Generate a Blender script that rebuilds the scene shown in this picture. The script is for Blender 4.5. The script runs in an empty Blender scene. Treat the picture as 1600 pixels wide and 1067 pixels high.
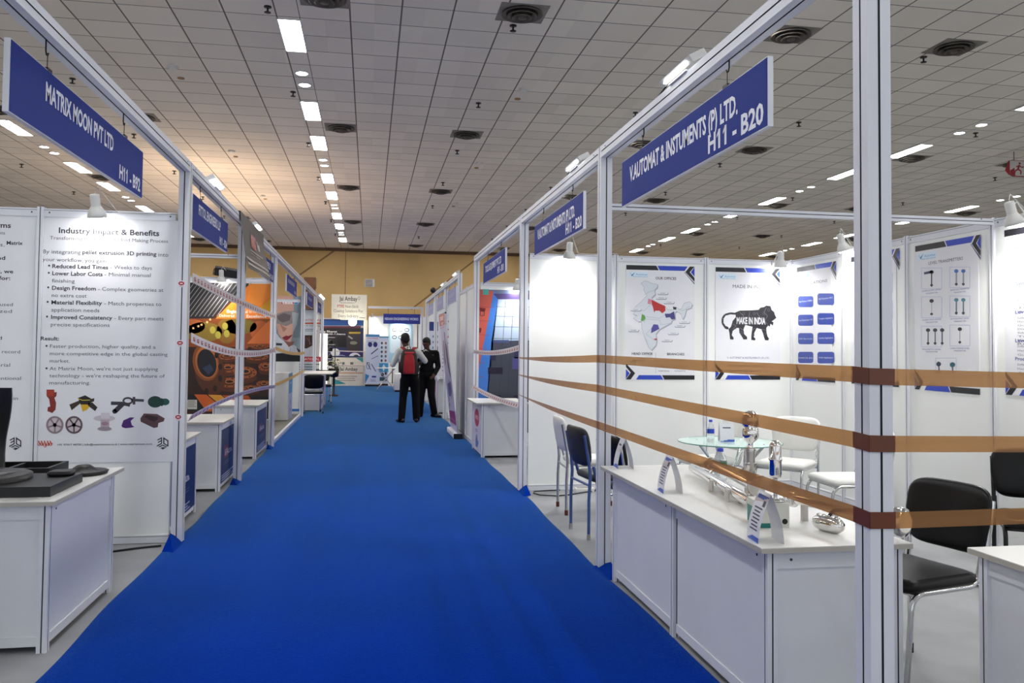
import bpy, bmesh, math, random
import numpy as np
from mathutils import Vector, Matrix
random.seed(7)
S = bpy.context.scene
COL = S.collection
PI = math.pi

# ---------------------------------------------------------------- camera, world, exposure
YAW, PIT, ROL, CAMH = .1706, .0355, .0095, 1.4627
F_PX, CY = 1292.392, 499.1
A_ = Vector((math.cos(YAW), -math.sin(YAW), 0))
B_ = Vector((math.sin(YAW), math.cos(YAW), 0))
D_ = B_ * math.cos(PIT) + Vector((0, 0, math.sin(PIT)))
E_ = -B_ * math.sin(PIT) + Vector((0, 0, math.cos(PIT)))
RT = A_ * math.cos(ROL) + E_ * math.sin(ROL)
UP = -A_ * math.sin(ROL) + E_ * math.cos(ROL)
cd = bpy.data.cameras.new('camera'); cam = bpy.data.objects.new('camera', cd); COL.objects.link(cam)
M = Matrix.Identity(4)
for i in range(3):
    M[i][0], M[i][1], M[i][2] = RT[i], UP[i], -D_[i]
M[2][3] = CAMH
cam.matrix_world = M
cd.sensor_width = 36; cd.lens = 36 * F_PX / 1600; cd.shift_y = -(533.5 - CY) / 1600
cd.clip_end = 200
S.camera = cam
def seen(x, y, z):                                     # is a point inside the frame (used only to word labels)
    p = Vector((x, y, z - CAMH)); d = p.dot(D_)
    if d < .1: return False
    u = 800 + F_PX * p.dot(RT) / d; v = CY - F_PX * p.dot(UP) / d
    return -5 < u < 1605 and -5 < v < 1072

W = bpy.data.worlds.new('world'); S.world = W; W.use_nodes = True
W.node_tree.nodes['Background'].inputs[0].default_value = (.86, .92, 1, 1)
W.node_tree.nodes['Background'].inputs[1].default_value = .7
S.view_settings.view_transform = 'Standard'; S.view_settings.look = 'None'
S.view_settings.gamma = 1; S.view_settings.use_curve_mapping = False
S.view_settings.exposure = 0.58
LIGHT_PANEL = 30.0      # radiance of the recessed ceiling panels
SPOT_W = 54.0           # booth spot lamps, watts

# ---------------------------------------------------------------- materials
def lin(h):
    h = h.lstrip('#'); o = []
    for i in (0, 2, 4):
        c = int(h[i:i+2], 16) / 255
        o.append(c / 12.92 if c <= .04045 else ((c + .055) / 1.055) ** 2.4)
    return (*o, 1)
MATS = {}
def mat(name, col, rough=.5, metal=0, var=.06, scale=6, emit=0, spec=.5, trans=0, ior=1.45, bump=0, bscale=80):
    if name in MATS: return MATS[name]
    m = bpy.data.materials.new(name); m.use_nodes = True; MATS[name] = m
    nt = m.node_tree; b = nt.nodes['Principled BSDF']
    c = lin(col) if isinstance(col, str) else (*col, 1)
    b.inputs['Base Color'].default_value = c; b.inputs['Roughness'].default_value = rough
    b.inputs['Metallic'].default_value = metal; b.inputs['Specular IOR Level'].default_value = spec
    b.inputs['Transmission Weight'].default_value = trans; b.inputs['IOR'].default_value = ior
    tc = None
    if var:
        tc = nt.nodes.new('ShaderNodeTexCoord'); n = nt.nodes.new('ShaderNodeTexNoise')
        n.inputs['Scale'].default_value = scale; n.inputs['Detail'].default_value = 4
        nt.links.new(tc.outputs['Object'], n.inputs['Vector'])
        r = nt.nodes.new('ShaderNodeValToRGB')
        r.color_ramp.elements[0].position = .3; r.color_ramp.elements[1].position = .7
        r.color_ramp.elements[0].color = tuple(x * (1 - var) for x in c[:3]) + (1,)
        r.color_ramp.elements[1].color = tuple(min(1, x * (1 + var * .6)) for x in c[:3]) + (1,)
        nt.links.new(n.outputs['Fac'], r.inputs['Fac']); nt.links.new(r.outputs['Color'], b.inputs['Base Color'])
    if bump:
        tc = tc or nt.nodes.new('ShaderNodeTexCoord'); n2 = nt.nodes.new('ShaderNodeTexNoise')
        n2.inputs['Scale'].default_value = bscale; n2.inputs['Detail'].default_value = 3
        nt.links.new(tc.outputs['Object'], n2.inputs['Vector'])
        bp = nt.nodes.new('ShaderNodeBump'); bp.inputs['Strength'].default_value = bump; bp.inputs['Distance'].default_value = .004
        nt.links.new(n2.outputs['Fac'], bp.inputs['Height']); nt.links.new(bp.outputs['Normal'], b.inputs['Normal'])
    if emit:
        b.inputs['Emission Color'].default_value = c; b.inputs['Emission Strength'].default_value = emit
    return m
def ink(h): return mat('ink ' + h, h, .38, var=0)
FRAME = mat('white aluminium', '#d9dbe2', .38, var=.03, scale=3)
GROOVE = mat('profile groove', '#3a3c44', .6, var=.1)
PANEL = mat('white laminate panel', '#e9ebe9', .42, var=.02, scale=2)
CPANEL = mat('white counter panel', '#d7d9dd', .4, var=.03, scale=3)
CTOP = mat('white counter top', '#e6e6e2', .3, var=.02)
EDGE = mat('counter top edge', '#b4b0a6', .5)
CHROME = mat('chrome', (.72, .72, .72), .12, 1, var=.05)
CHROME2 = mat('polished steel', (.80, .79, .77), .07, 1, var=.04)
STEEL = mat('brushed steel', (.55, .53, .5), .3, 1, var=.1)
BLACKV = mat('black vinyl', '#070708', .36, var=.15, spec=.35, bump=.1)
WHITEV = mat('white vinyl cover', '#dcdcd8', .45, var=.04, bump=.1, bscale=20)
BLACKP = mat('black plastic', '#0c0c0e', .42, var=.2)
WHITEP = mat('white plastic', '#d8d8d4', .4, var=.04)
RED = mat('red plastic', '#b01820', .4)
SIGNB = mat('sign blue', '#1a3388', .55, spec=.12, var=.03)
SIGNW = mat('sign white', '#e6e8ee', .45, var=.02)
PAPER = mat('white paper', '#e2e3e8', .5, var=.02)
EMIT = mat('light diffuser', (1, 1, 1), var=0, emit=LIGHT_PANEL)
BULB = mat('lamp bulb', (1, .98, .95), var=0, emit=60)
LEDS = mat('flood lens', (.95, .98, 1), var=0, emit=12)
HOOK = mat('dark wire', '#2a2626', .4, .6)
CABLE = mat('black cable', '#15151a', .5)

# ---------------------------------------------------------------- mesh builder
class MB:
    def __init__(s): s.v = []; s.f = []; s.m = []; s.sm = []
    def add(s, vs, fs, m=0, smooth=False):
        o = len(s.v); s.v += [tuple(v) for v in vs]
        for f in fs: s.f.append([i + o for i in f]); s.m.append(m); s.sm.append(smooth)
        return s
    def bx(s, x0, x1, y0, y1, z0, z1, m=0):
        v = [(x, y, z) for z in (z0, z1) for y in (y0, y1) for x in (x0, x1)]
        return s.add(v, [(0, 2, 3, 1), (4, 5, 7, 6), (0, 1, 5, 4), (2, 6, 7, 3), (0, 4, 6, 2), (1, 3, 7, 5)], m)
    def obx(s, c, ax, ay, az, m=0):                      # oriented box, half axes
        c, ax, ay, az = map(Vector, (c, ax, ay, az))
        v = [c + ax * i + ay * j + az * k for k in (-1, 1) for j in (-1, 1) for i in (-1, 1)]
        return s.add(v, [(0, 2, 3, 1), (4, 5, 7, 6), (0, 1, 5, 4), (2, 6, 7, 3), (0, 4, 6, 2), (1, 3, 7, 5)], m)
    def rbx(s, x0, x1, y0, y1, z0, z1, r=.02, n=4, m=0, axis='z'):   # box with rounded vertical edges and softened rims
        pts = []
        for cx, cy, a0 in ((x1 - r, y1 - r, 0), (x0 + r, y1 - r, PI / 2), (x0 + r, y0 + r, PI), (x1 - r, y0 + r, 1.5 * PI)):
            for k in range(n + 1):
                a = a0 + PI / 2 * k / n; pts.append((cx + r * math.cos(a), cy + r * math.sin(a)))
        mx, my = (x0 + x1) / 2, (y0 + y1) / 2; e = min(r * .5, (z1 - z0) * .45)
        rings = []
        for z, ins in ((z0, e), (z0 + e * .3, e * .3), (z0 + e, 0), (z1 - e, 0), (z1 - e * .3, e * .3), (z1, e)):
            kx = 1 - ins / ((x1 - x0) / 2); ky = 1 - ins / ((y1 - y0) / 2)
            rings.append([(mx + (x - mx) * kx, my + (y - my) * ky, z) for x, y in pts])
        return s.loft(rings, m)
    def loft(s, rings, m=0, caps=True, smooth=True):
        n = len(rings[0]); vs = [p for r in rings for p in r]; fs = []
        for i in range(len(rings) - 1):
            for k in range(n):
                a = i * n + k; b = i * n + (k + 1) % n
                fs.append((a, b, b + n, a + n))
        s.add(vs, fs, m, smooth)
        if caps:
            s.add(rings[0], [tuple(reversed(range(n)))], m); s.add(rings[-1], [tuple(range(n))], m)
        return s
    def prism(s, poly, ext, org=(0, 0, 0), ux=(1, 0, 0), uy=(0, 1, 0), m=0, side_m=None):   # 2D polygon swept along ext
        org, ux, uy, ext = map(Vector, (org, ux, uy, ext)); n = len(poly)
        a = [org + ux * p[0] + uy * p[1] for p in poly]; b = [p + ext for p in a]
        s.add(a, [tuple(reversed(range(n)))], m); s.add(b, [tuple(range(n))], m)
        for k in range(n):
            q = (k + 1) % n
            s.add([a[k], a[q], b[q], b[k]], [(0, 1, 2, 3)], side_m[k] if side_m else m)
        return s
    def lathe(s, prof, org=(0, 0, 0), ax=(0, 0, 1), n=20, m=0, smooth=True, caps=True):
        org, ax = Vector(org), Vector(ax).normalized()
        u = ax.orthogonal().normalized(); w = ax.cross(u); rings = []
        for r, z in prof:
            rings.append([org + ax * z + (u * math.cos(2 * PI * k / n) + w * math.sin(2 * PI * k / n)) * max(r, 1e-4) for k in range(n)])
        return s.loft(rings, m, caps, smooth)
    def cyl(s, p0, p1, r, n=12, r2=None, m=0):
        p0, p1 = Vector(p0), Vector(p1)
        return s.lathe([(r, 0), (r if r2 is None else r2, (p1 - p0).length)], p0, p1 - p0, n, m)
    def tube(s, pts, r, n=8, m=0, closed=False):
        P = [Vector(p) for p in pts]; rings = []; prev = None
        for i, p in enumerate(P):
            a = P[max(i - 1, 0)]; b = P[min(i + 1, len(P) - 1)]
            t = (b - a).normalized()
            if prev is None: u = t.orthogonal().normalized()
            else:
                u = prev - t * prev.dot(t)
                u = u.normalized() if u.length > 1e-6 else t.orthogonal().normalized()
            prev = u; w = t.cross(u)
            rings.append([p + (u * math.cos(2 * PI * k / n) + w * math.sin(2 * PI * k / n)) * r for k in range(n)])
        return s.loft(rings, m)
    def ball(s, c, r, n=12, m=0, sz=1):
        return s.lathe([(r * math.sin(PI * k / 8), -r * sz * math.cos(PI * k / 8)) for k in range(9)], c, (0, 0, 1), n, m)
    def ribbon(s, pts, w, up=(0, 0, 1), m=0, mats=None, th=.0008):   # vertical tape through centre points
        up = Vector(up); P = [Vector(p) for p in pts]
        for i in range(len(P) - 1):
            a, b = P[i], P[i + 1]; h = up * w / 2
            d = (b - a).normalized(); nn = d.cross(up).normalized() * th
            mm = mats[i % len(mats)] if mats else m
            s.add([a - h, b - h, b + h, a + h, a - h + nn, b - h + nn, b + h + nn, a + h + nn],
                  [(0, 1, 2, 3), (4, 7, 6, 5), (0, 4, 5, 1), (3, 2, 6, 7)], mm)
        return s
    def build(s, name, mats, parent=None, loc=None):
        me = bpy.data.meshes.new(name)
        me.from_pydata(s.v, [], s.f)
        if not isinstance(mats, (list, tuple)): mats = [mats]
        for m in mats: me.materials.append(m)
        me.polygons.foreach_set('material_index', s.m); me.polygons.foreach_set('use_smooth', s.sm)
        me.update()
        o = bpy.data.objects.new(name, me); COL.objects.link(o)
        if parent is not None: o.parent = parent
        if loc is not None: o.location = loc
        return o
def fixn(o):
    bm = bmesh.new(); bm.from_mesh(o.data); bmesh.ops.remove_doubles(bm, verts=bm.verts, dist=1e-5)
    bmesh.ops.recalc_face_normals(bm, faces=bm.faces); bm.to_mesh(o.data); bm.free(); return o
def tag(o, label, cat, group=None, kind=None):
    if label: o['label'] = label
    if cat: o['category'] = cat
    if group: o['group'] = group
    if kind: o['kind'] = kind
    return o
def thing(name, label, cat, loc=(0, 0, 0), rz=0, group=None):
    o = bpy.data.objects.new(name, None); COL.objects.link(o); o.empty_display_size = .1
    o.location = loc; o.rotation_euler = (0, 0, rz)
    return tag(o, label, cat, group)
def dup(root, loc, rz=None, label=None, group=None):
    def cp(o, par):
        c = o.copy(); COL.objects.link(c); c.parent = par
        for ch in list(o.children): cp(ch, c)
        return c
    r = cp(root, None); r.location = loc
    if rz is not None: r.rotation_euler = (0, 0, rz)
    if label: r['label'] = label
    if group: r['group'] = group
    return r
def struct(o): o['kind'] = 'structure'; return o
ORD = ['nearest', 'second', 'third', 'fourth', 'fifth', 'sixth', 'seventh', 'eighth', 'ninth', 'tenth', 'eleventh', 'twelfth', 'thirteenth', 'fourteenth', 'fifteenth']

# ---------------------------------------------------------------- lettering and flat artwork
_tc = {}
def raw_glyphs(txt):
    cu = bpy.data.curves.new('t', 'FONT'); cu.body = txt; cu.resolution_u = 1; o = bpy.data.objects.new('t', cu); me = o.to_mesh()
    r = [(v.co.x, v.co.y) for v in me.vertices]; o.to_mesh_clear(); bpy.data.objects.remove(o); bpy.data.curves.remove(cu); return r
def glyphs(txt, bold=0, res=2):
    k = (txt, bold, res)
    if k not in _tc:
        cu = bpy.data.curves.new('t', 'FONT'); cu.body = txt; cu.resolution_u = res; cu.offset = bold
        o = bpy.data.objects.new('t', cu); me = o.to_mesh()
        vs = [(v.co.x, v.co.y) for v in me.vertices]; fs = [tuple(p.vertices) for p in me.polygons]
        o.to_mesh_clear(); bpy.data.objects.remove(o); bpy.data.curves.remove(cu)
        for i, c in enumerate(txt):                        # give the numeral one its flag
            if c == '1':
                n = len(vs); x1 = max(v[0] for v in raw_glyphs(txt[:i] + '|')) - max(v[0] for v in raw_glyphs('|'))
                vs += [(x1 + .22, .69 + bold), (x1 + .05, .52), (x1 + .05, .42), (x1 + .22, .56)]; fs.append((n, n + 1, n + 2, n + 3))
        _tc[k] = (vs, fs)
    return _tc[k]
class Sheet:
    """A flat printed sheet. Artwork is drawn in the units of a four-cornered drawing area (TL,TR,BR,BL)."""
    def __init__(s, w, h, quad, base=None, th=.003):
        s.w, s.h, s.th = w, h, th; s.mats = [base or PAPER]; s.mb = MB()
        dst = [(0, 0), (w, 0), (w, h), (0, h)]; A = []; b = []
        for (x, y), (u, v) in zip(quad, dst):
            A.append([x, y, 1, 0, 0, 0, -u * x, -u * y]); b.append(u)
            A.append([0, 0, 0, x, y, 1, -v * x, -v * y]); b.append(v)
        s.H = np.append(np.linalg.solve(np.array(A, float), np.array(b, float)), 1).reshape(3, 3)
        s.mb.bx(0, w, 0, th, -h, 0, 0)
    view = None
    def map(s, x, y):
        if s.view: x, y = s.view[0] + x / s.view[2], s.view[1] + y / s.view[2]
        q = s.H @ np.array([x, y, 1.0]); return q[0] / q[2], q[1] / q[2]
    def mi(s, m):
        if isinstance(m, str): m = ink(m)
        if m not in s.mats: s.mats.append(m)
        return s.mats.index(m)
    def raw(s, uv, fs, m, L):
        y = -.0004 * L
        s.mb.add([(u, y, -v) for u, v in uv], fs, s.mi(m))
    def poly(s, pts, m, L=1):
        s.raw([s.map(*p) for p in pts], [tuple(range(len(pts)))], m, L); return s
    def rect(s, x0, y0, x1, y1, m, L=1): return s.poly([(x0, y0), (x1, y0), (x1, y1), (x0, y1)], m, L)
    def rrect(s, x0, y0, x1, y1, r, m, L=1):
        P = []
        for cx, cy, a0 in ((x1 - r, y1 - r, 0), (x0 + r, y1 - r, PI / 2), (x0 + r, y0 + r, PI), (x1 - r, y0 + r, 1.5 * PI)):
            for k in range(5): a = a0 + PI / 8 * k; P.append((cx + r * math.cos(a), cy + r * math.sin(a)))
        return s.poly(P, m, L)
    def ell(s, cx, cy, rx, ry, m, L=1, n=20, rot=0):
        c, d = math.cos(rot), math.sin(rot); P = []
        for k in range(n):
            a = 2 * PI * k / n; x, y = rx * math.cos(a), ry * math.sin(a); P.append((cx + x * c - y * d, cy + x * d + y * c))
        return s.poly(P, m, L)
    def line(s, pts, w, m, L=1):
        for (x0, y0), (x1, y1) in zip(pts[:-1], pts[1:]):
            d = math.hypot(x1 - x0, y1 - y0) or 1; nx, ny = -(y1 - y0) / d * w / 2, (x1 - x0) / d * w / 2
            s.poly([(x0 + nx, y0 + ny), (x1 + nx, y1 + ny), (x1 - nx, y1 - ny), (x0 - nx, y0 - ny)], m, L)
        return s
    def ring(s, cx, cy, rx, ry, w, m, L=1, n=24, a0=0, a1=2 * PI):
        P = [(cx + rx * math.cos(a0 + (a1 - a0) * k / n), cy + ry * math.sin(a0 + (a1 - a0) * k / n)) for k in range(n + 1)]
        return s.line(P, w, m, L)
    def frame(s, x0, y0, x1, y1, w, m, L=1):
        return s.line([(x0, y0), (x1, y0), (x1, y1), (x0, y1), (x0, y0)], w, m, L)
    def text(s, t, x, y, w, cap, m='#1c1c22', L=2, bold=0, slope=0, res=2):   # left baseline, width, cap height in drawing units
        vs, fs = glyphs(t, bold, res)
        if not vs: return s
        mn = min(v[0] for v in vs); W_ = max(v[0] for v in vs) - mn
        u0, v0 = s.map(x, y); ch = abs(v0 - s.map(x, y - cap)[1]) / .69
        k = (s.map(x + w, y)[0] - u0) / W_ if w else ch
        s.raw([(u0 + (vx - mn) * k, v0 - vy * ch + (vx - mn) * k * slope) for vx, vy in vs], fs, m, L); return s
    def lines(s, x0, y0, x1, dy, n, hgt, m='#555a66', L=2, rag=.3):      # tiny unreadable rows of print
        for k in range(n):
            s.rect(x0, y0 + dy * k, x1 - (x1 - x0) * rag * random.random(), y0 + dy * k + hgt, m, L)
        return s
    def build(s, name, org, R, parent=None, label=None, cat=None, group=None, tilt=None):
        o = s.mb.build(name, s.mats, parent)
        R = Vector(R).normalized(); Z = Vector((0, 0, 1)) if tilt is None else Vector(tilt).normalized()
        Y = Z.cross(R)                                     # local +y points away from the viewer
        Mx = Matrix.Identity(4)
        for i in range(3): Mx[i][0], Mx[i][1], Mx[i][2] = R[i], Y[i], Z[i]
        Mx.translation = Vector(org); o.matrix_world = Mx
        if label: tag(o, label, cat, group)
        return o
# ---------------------------------------------------------------- the hall
CZ = 5.5
XL, XR = -1.345, 1.534            # aisle-side faces of the two booth rows
HT, HP = 2.85, 2.46               # top of the front frames, top of the wall panels
P_ = 5.8                          # lighting module of the ceiling
def node(nt, t, **k):
    n = nt.nodes.new(t)
    for a, b in k.items(): setattr(n, a, b)
    return n
def mth(nt, op, a, b=None, c=None):
    n = node(nt, 'ShaderNodeMath', operation=op)
    for i, q in enumerate((a, b, c)):
        if q is None: continue
        if hasattr(q, 'links'): nt.links.new(q, n.inputs[i])
        else: n.inputs[i].default_value = q
    return n.outputs[0]
def ceiling_mat():
    m = bpy.data.materials.new('ceiling tiles'); m.use_nodes = True; nt = m.node_tree; b = nt.nodes['Principled BSDF']
    tc = node(nt, 'ShaderNodeTexCoord'); sp = node(nt, 'ShaderNodeSeparateXYZ'); nt.links.new(tc.outputs['Object'], sp.inputs[0])
    u = mth(nt, 'FLOORED_MODULO', mth(nt, 'ADD', sp.outputs[0], 1.175), P_)
    wide = mth(nt, 'DIVIDE', mth(nt, 'SUBTRACT', u, .27), (P_ - .27) / 9)
    fx = mth(nt, 'FRACT', wide); fy_ = mth(nt, 'DIVIDE', mth(nt, 'ADD', sp.outputs[1], .03), .575); fy = mth(nt, 'FRACT', fy_)
    def near(v, w): return mth(nt, 'LESS_THAN', mth(nt, 'SUBTRACT', .5, mth(nt, 'ABSOLUTE', mth(nt, 'SUBTRACT', v, .5))), w)
    inw = mth(nt, 'GREATER_THAN', u, .27)
    lx = mth(nt, 'MAXIMUM', mth(nt, 'MULTIPLY', near(fx, .016), inw), mth(nt, 'LESS_THAN', u, .008))
    ly = near(fy, .013)
    line = mth(nt, 'MAXIMUM', lx, ly)
    cb = node(nt, 'ShaderNodeCombineXYZ'); nt.links.new(mth(nt, 'FLOOR', mth(nt, 'DIVIDE', sp.outputs[0], .609)), cb.inputs[0]); nt.links.new(mth(nt, 'FLOOR', fy_), cb.inputs[1])
    wn = node(nt, 'ShaderNodeTexWhiteNoise', noise_dimensions='2D'); nt.links.new(cb.outputs[0], wn.inputs['Vector'])
    ns = node(nt, 'ShaderNodeTexNoise'); ns.inputs['Scale'].default_value = .9; ns.inputs['Detail'].default_value = 5; nt.links.new(tc.outputs['Object'], ns.inputs['Vector'])
    val = mth(nt, 'ADD', mth(nt, 'ADD', .86, mth(nt, 'MULTIPLY', wn.outputs['Value'], .1)), mth(nt, 'MULTIPLY', ns.outputs['Fac'], .1))
    hs = node(nt, 'ShaderNodeMix', data_type='RGBA', blend_type='MULTIPLY'); hs.inputs[0].default_value = 1
    hs.inputs[6].default_value = lin('#ebe4d8')
    cv = node(nt, 'ShaderNodeCombineXYZ')
    for i in range(3): nt.links.new(val, cv.inputs[i])
    nt.links.new(cv.outputs[0], hs.inputs[7])
    mx = node(nt, 'ShaderNodeMix', data_type='RGBA'); nt.links.new(mth(nt, 'MULTIPLY', line, .9), mx.inputs[0])
    nt.links.new(hs.outputs[2], mx.inputs[6]); mx.inputs[7].default_value = lin('#4a4744')
    nt.links.new(mx.outputs[2], b.inputs['Base Color']); b.inputs['Roughness'].default_value = .85
    # each tile hangs a little out of level
    tl = node(nt, 'ShaderNodeBump'); tl.inputs['Strength'].default_value = .5; tl.inputs['Distance'].default_value = .02
    nt.links.new(mth(nt, 'SUBTRACT', mth(nt, 'MULTIPLY', wn.outputs['Value'], fy), line), tl.inputs['Height']); nt.links.new(tl.outputs['Normal'], b.inputs['Normal'])
    return m
X0, X1, Y0, Y1 = -20.0, 34.0, -6.0, 34.3
o = MB().bx(X0, X1, Y0, Y1, CZ, CZ + .1).build('ceiling', ceiling_mat()); struct(o)
FLOORM = mat('grey concrete floor', '#8f9194', .55, var=.22, scale=1.6, bump=.15, bscale=30)
o = MB().bx(X0, X1, Y0, Y1, -.1, 0).build('floor', FLOORM); struct(o)
WALLM = mat('yellowed plaster', '#d6b478', .8, var=.13, scale=.55, bump=.1)
o = MB().bx(X0, X1, Y1, Y1 + .2, -.1, CZ + .1).build('wall_back', WALLM); struct(o)
o = MB().bx(X0 - .2, X0, Y0, Y1 + .2, -.1, CZ + .1).build('wall_left', WALLM); struct(o)
o = MB().bx(X1, X1 + .2, Y0, Y1 + .2, -.1, CZ + .1).build('wall_right', WALLM); struct(o)
TRIMM = mat('brown stained trim', '#6a5238', .7, var=.25, scale=1)
struct(MB().bx(X0, X1, Y1 - .05, Y1, CZ - .13, CZ).build('trim_1', TRIMM))
JOINT = mat('wall joint', '#8d7148', .8)
struct(MB().obx((3.3, Y1 - .01, 4.35), (1.62, 0, 1.3), (0, .01, 0), (-.02, 0, .025)).build('trim_2', JOINT))
struct(MB().obx((-2.3, Y1 - .01, 4.75), (.9, 0, .68), (0, .01, 0), (-.02, 0, .026)).build('trim_3', JOINT))
for i, x in enumerate((-1.0, -9.5, 12.0, -5.2)):
    struct(MB().bx(x - .015, x + .015, Y1 - .012, Y1, 0, CZ).build('trim_%d' % (4 + i), JOINT))
t = thing('wall_vent', 'small grey louvred box high on the yellow back wall above the lettered end booth', 'vent', (-.02, Y1, 4.1))
MB().bx(-.2, .2, -.06, 0, -.16, .16).build('vent_housing', STEEL, t)
v = MB()
for k in range(5): v.bx(-.18, .12, -.075, -.06, -.13 + k * .055, -.10 + k * .055)
v.build('louvre', mat('vent dark', '#6d6a62', .5), t)

# recessed light panels and downlights, one module repeated
pt = thing('ceiling_light', None, 'light', (0, 0, CZ))
v = MB(); v.bx(-.15, -.13, -.57, .57, -.012, 0).bx(.13, .15, -.57, .57, -.012, 0).bx(-.13, .13, -.57, -.55, -.012, 0).bx(-.13, .13, .55, .57, -.012, 0)
tf = v.build('trim_frame', WHITEP, pt); MB().bx(-.13, .13, -.55, .55, -.006, -.001).build('diffuser', EMIT, tf)
dt = thing('downlight', None, 'light', (0, 0, CZ))
MB().lathe([(.105, 0), (.105, -.014), (.085, -.014), (.085, -.002)], n=24, caps=False).build('bezel', WHITEP, dt)
MB().lathe([(.085, -.004), (.085, -.009), (0.02, -.011)], n=24).build('diffuser', EMIT, dt)
rows = [(-12.64, 0, 'far left edge of the ceiling'), (-6.6, 0, 'left part of the ceiling beyond the left sign'), (-1.04, 0, 'line straight above the blue aisle'),
        (4.84, .45, 'line over the right-hand booths'), (10.6, .45, 'line right of the instrument booth'), (16.3, .45, 'second line right of the instrument booth'), (22.1, .45, 'farthest right line')]
first = [True, True]
for rx, off, where in rows:
    n = 0; m_ = 0
    for kind, ys in ((0, sorted([10.95 + 5.72 * k for k in range(-2, 5)] + [14.42 + 5.72 * k for k in range(-3, 4)])),
                     (1, sorted([12.42 + 5.72 * k for k in range(-1, 4)] + [12.97 + 5.72 * k for k in range(-1, 4)]))):
        c = 0
        for y in ys:
            y += off
            if y > 33.5 or y < -2.5: continue
            vis = seen(rx, y, CZ)
            if kind == 1 and not vis: continue
            nm = 'rectangular ceiling light panel' if kind == 0 else 'round ceiling downlight'
            if vis:
                lb = '%s %s in the %s' % (ORD[min(c, 14)], nm, where); g = None; c += 1
            else: lb = 'rectangular ceiling light panel outside the view'; g = 'ceiling light panels outside the view'
            src = (pt, dt)[kind]
            if first[kind]:
                first[kind] = False; src.location = (rx, y, CZ); src['label'] = lb
                if g: src['group'] = g
            else:
                q = dup(src, (rx, y, CZ), label=lb, group=g)
                if g is None and 'group' in q: del q['group']

# round air vents in stained tiles
vt = thing('air_vent', None, 'vent', (0, 0, CZ))
DIRT = mat('sooty vent', '#5d564e', .6, var=.3, scale=9)
DIRT2 = mat('dark vent gap', '#1d1a18', .7)
STAIN = mat('stained tile', '#8e8880', .85, var=.25, scale=5)
v = MB(); v.bx(-.29, .29, -.27, .27, -.006, -.001); v.build('vent_tile', STAIN, vt)
v = MB()
for r, z in ((.25, -.03), (.185, -.05), (.12, -.07)):
    v.lathe([(r - .05, -.008), (r - .008, z + .012), (r, z), (r - .012, z - .006), (r - .06, -.012)], n=28, caps=False)
v.lathe([(.05, -.01), (.05, -.075), (.01, -.08)], n=16)
vr = v.build('vent_rings', DIRT, vt)
MB().lathe([(.24, -.006), (.24, -.009), (.01, -.009)], n=28).build('vent_throat', DIRT2, vt)
firstv = True
for vx, where in ((-12.2, 'far left ceiling line'), (-6.37, 'ceiling line above the left-hand lights'), (-4.05, 'ceiling line above the left booths'), (-.57, 'ceiling line just right of the aisle lights'), (1.75, 'ceiling line over the right side of the aisle'),
                  (5.23, 'ceiling line over the instrument booth sign'), (7.55, 'ceiling line beyond the instrument booth sign'), (11.05, 'ceiling line at right'), (13.5, 'ceiling line near the red exit sign'), (16.9, 'ceiling line second from the far right'), (19.2, 'farthest right ceiling line')):
    c = 0
    for k in range(5):
        y = 9.65 + 5.75 * k
        if not seen(vx, y, CZ): continue
        lb = '%s round grey air vent in the %s' % (ORD[c], where); c += 1
        if firstv: vt.location = (vx, y, CZ); vt['label'] = lb; firstv = False
        else: dup(vt, (vx, y, CZ), label=lb)
st = thing('sprinkler_head', None, 'sprinkler', (0, 0, CZ))
MB().lathe([(.045, 0), (.045, -.012), (.012, -.014)], n=14).build('escutcheon', BLACKP, st)
v = MB().cyl((0, 0, -.012), (0, 0, -.07), .012, 8); v.lathe([(.04, -.07), (.04, -.076), (.01, -.078)], n=12); v.build('deflector', BLACKP, st)
fs_ = True
for sx, where in ((-7.75, 'line left of the left-hand lights'), (-4.5, 'line over the left booths'), (-1.25, 'line beside the aisle lights'), (1.71, 'line over the right side of the aisle'), (4.4, 'line over the right booths'), (7.4, 'line beyond the instrument booth sign'), (10.9, 'line at right'), (14.1, 'line near the exit sign')):
    c = 0
    for k in range(7):
        y = 10.05 + 3.33 * k
        if not seen(sx, y, CZ) or (sx == 4.4 and y < 13): continue
        lb = '%s small black sprinkler head in the %s' % (ORD[c], where); c += 1
        if fs_: st.location = (sx, y, CZ); st['label'] = lb; fs_ = False
        else: dup(st, (sx, y, CZ), label=lb)
sd = thing('smoke_detector', None, 'detector', (0, 0, CZ))
MB().lathe([(.075, 0), (.075, -.02), (.06, -.035), (.03, -.045), (.01, -.045)], n=20).build('detector_body', WHITEP, sd)
MB().lathe([(.062, -.022), (.07, -.026), (.062, -.03)], n=20, caps=False).build('sensor_ring', mat('detector grey', '#8c8880', .5), sd)
fd = True
DET = mat('stained detector', '#a5835c', .6)
for sx, where in ((-2.86, 'left of the aisle lights'), (2.3, 'over the right booth rail')):
    for c, y in enumerate((12.5, 17.7, 22.8)):
        lb = '%s white smoke detector on the ceiling %s' % (ORD[c], where)
        if fd: sd.location = (sx, y, CZ); sd['label'] = lb; fd = False
        else: dup(sd, (sx, y, CZ), label=lb)
        q = MB().lathe([(.05, 0), (.05, -.012), (.03, -.02), (.005, -.02)], n=14).build('indicator_disc', DET, None, (sx, y + .52, CZ))
        tag(q, 'small brown ceiling disc behind the %s smoke detector %s' % (ORD[c], where), 'ceiling fitting')
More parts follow.
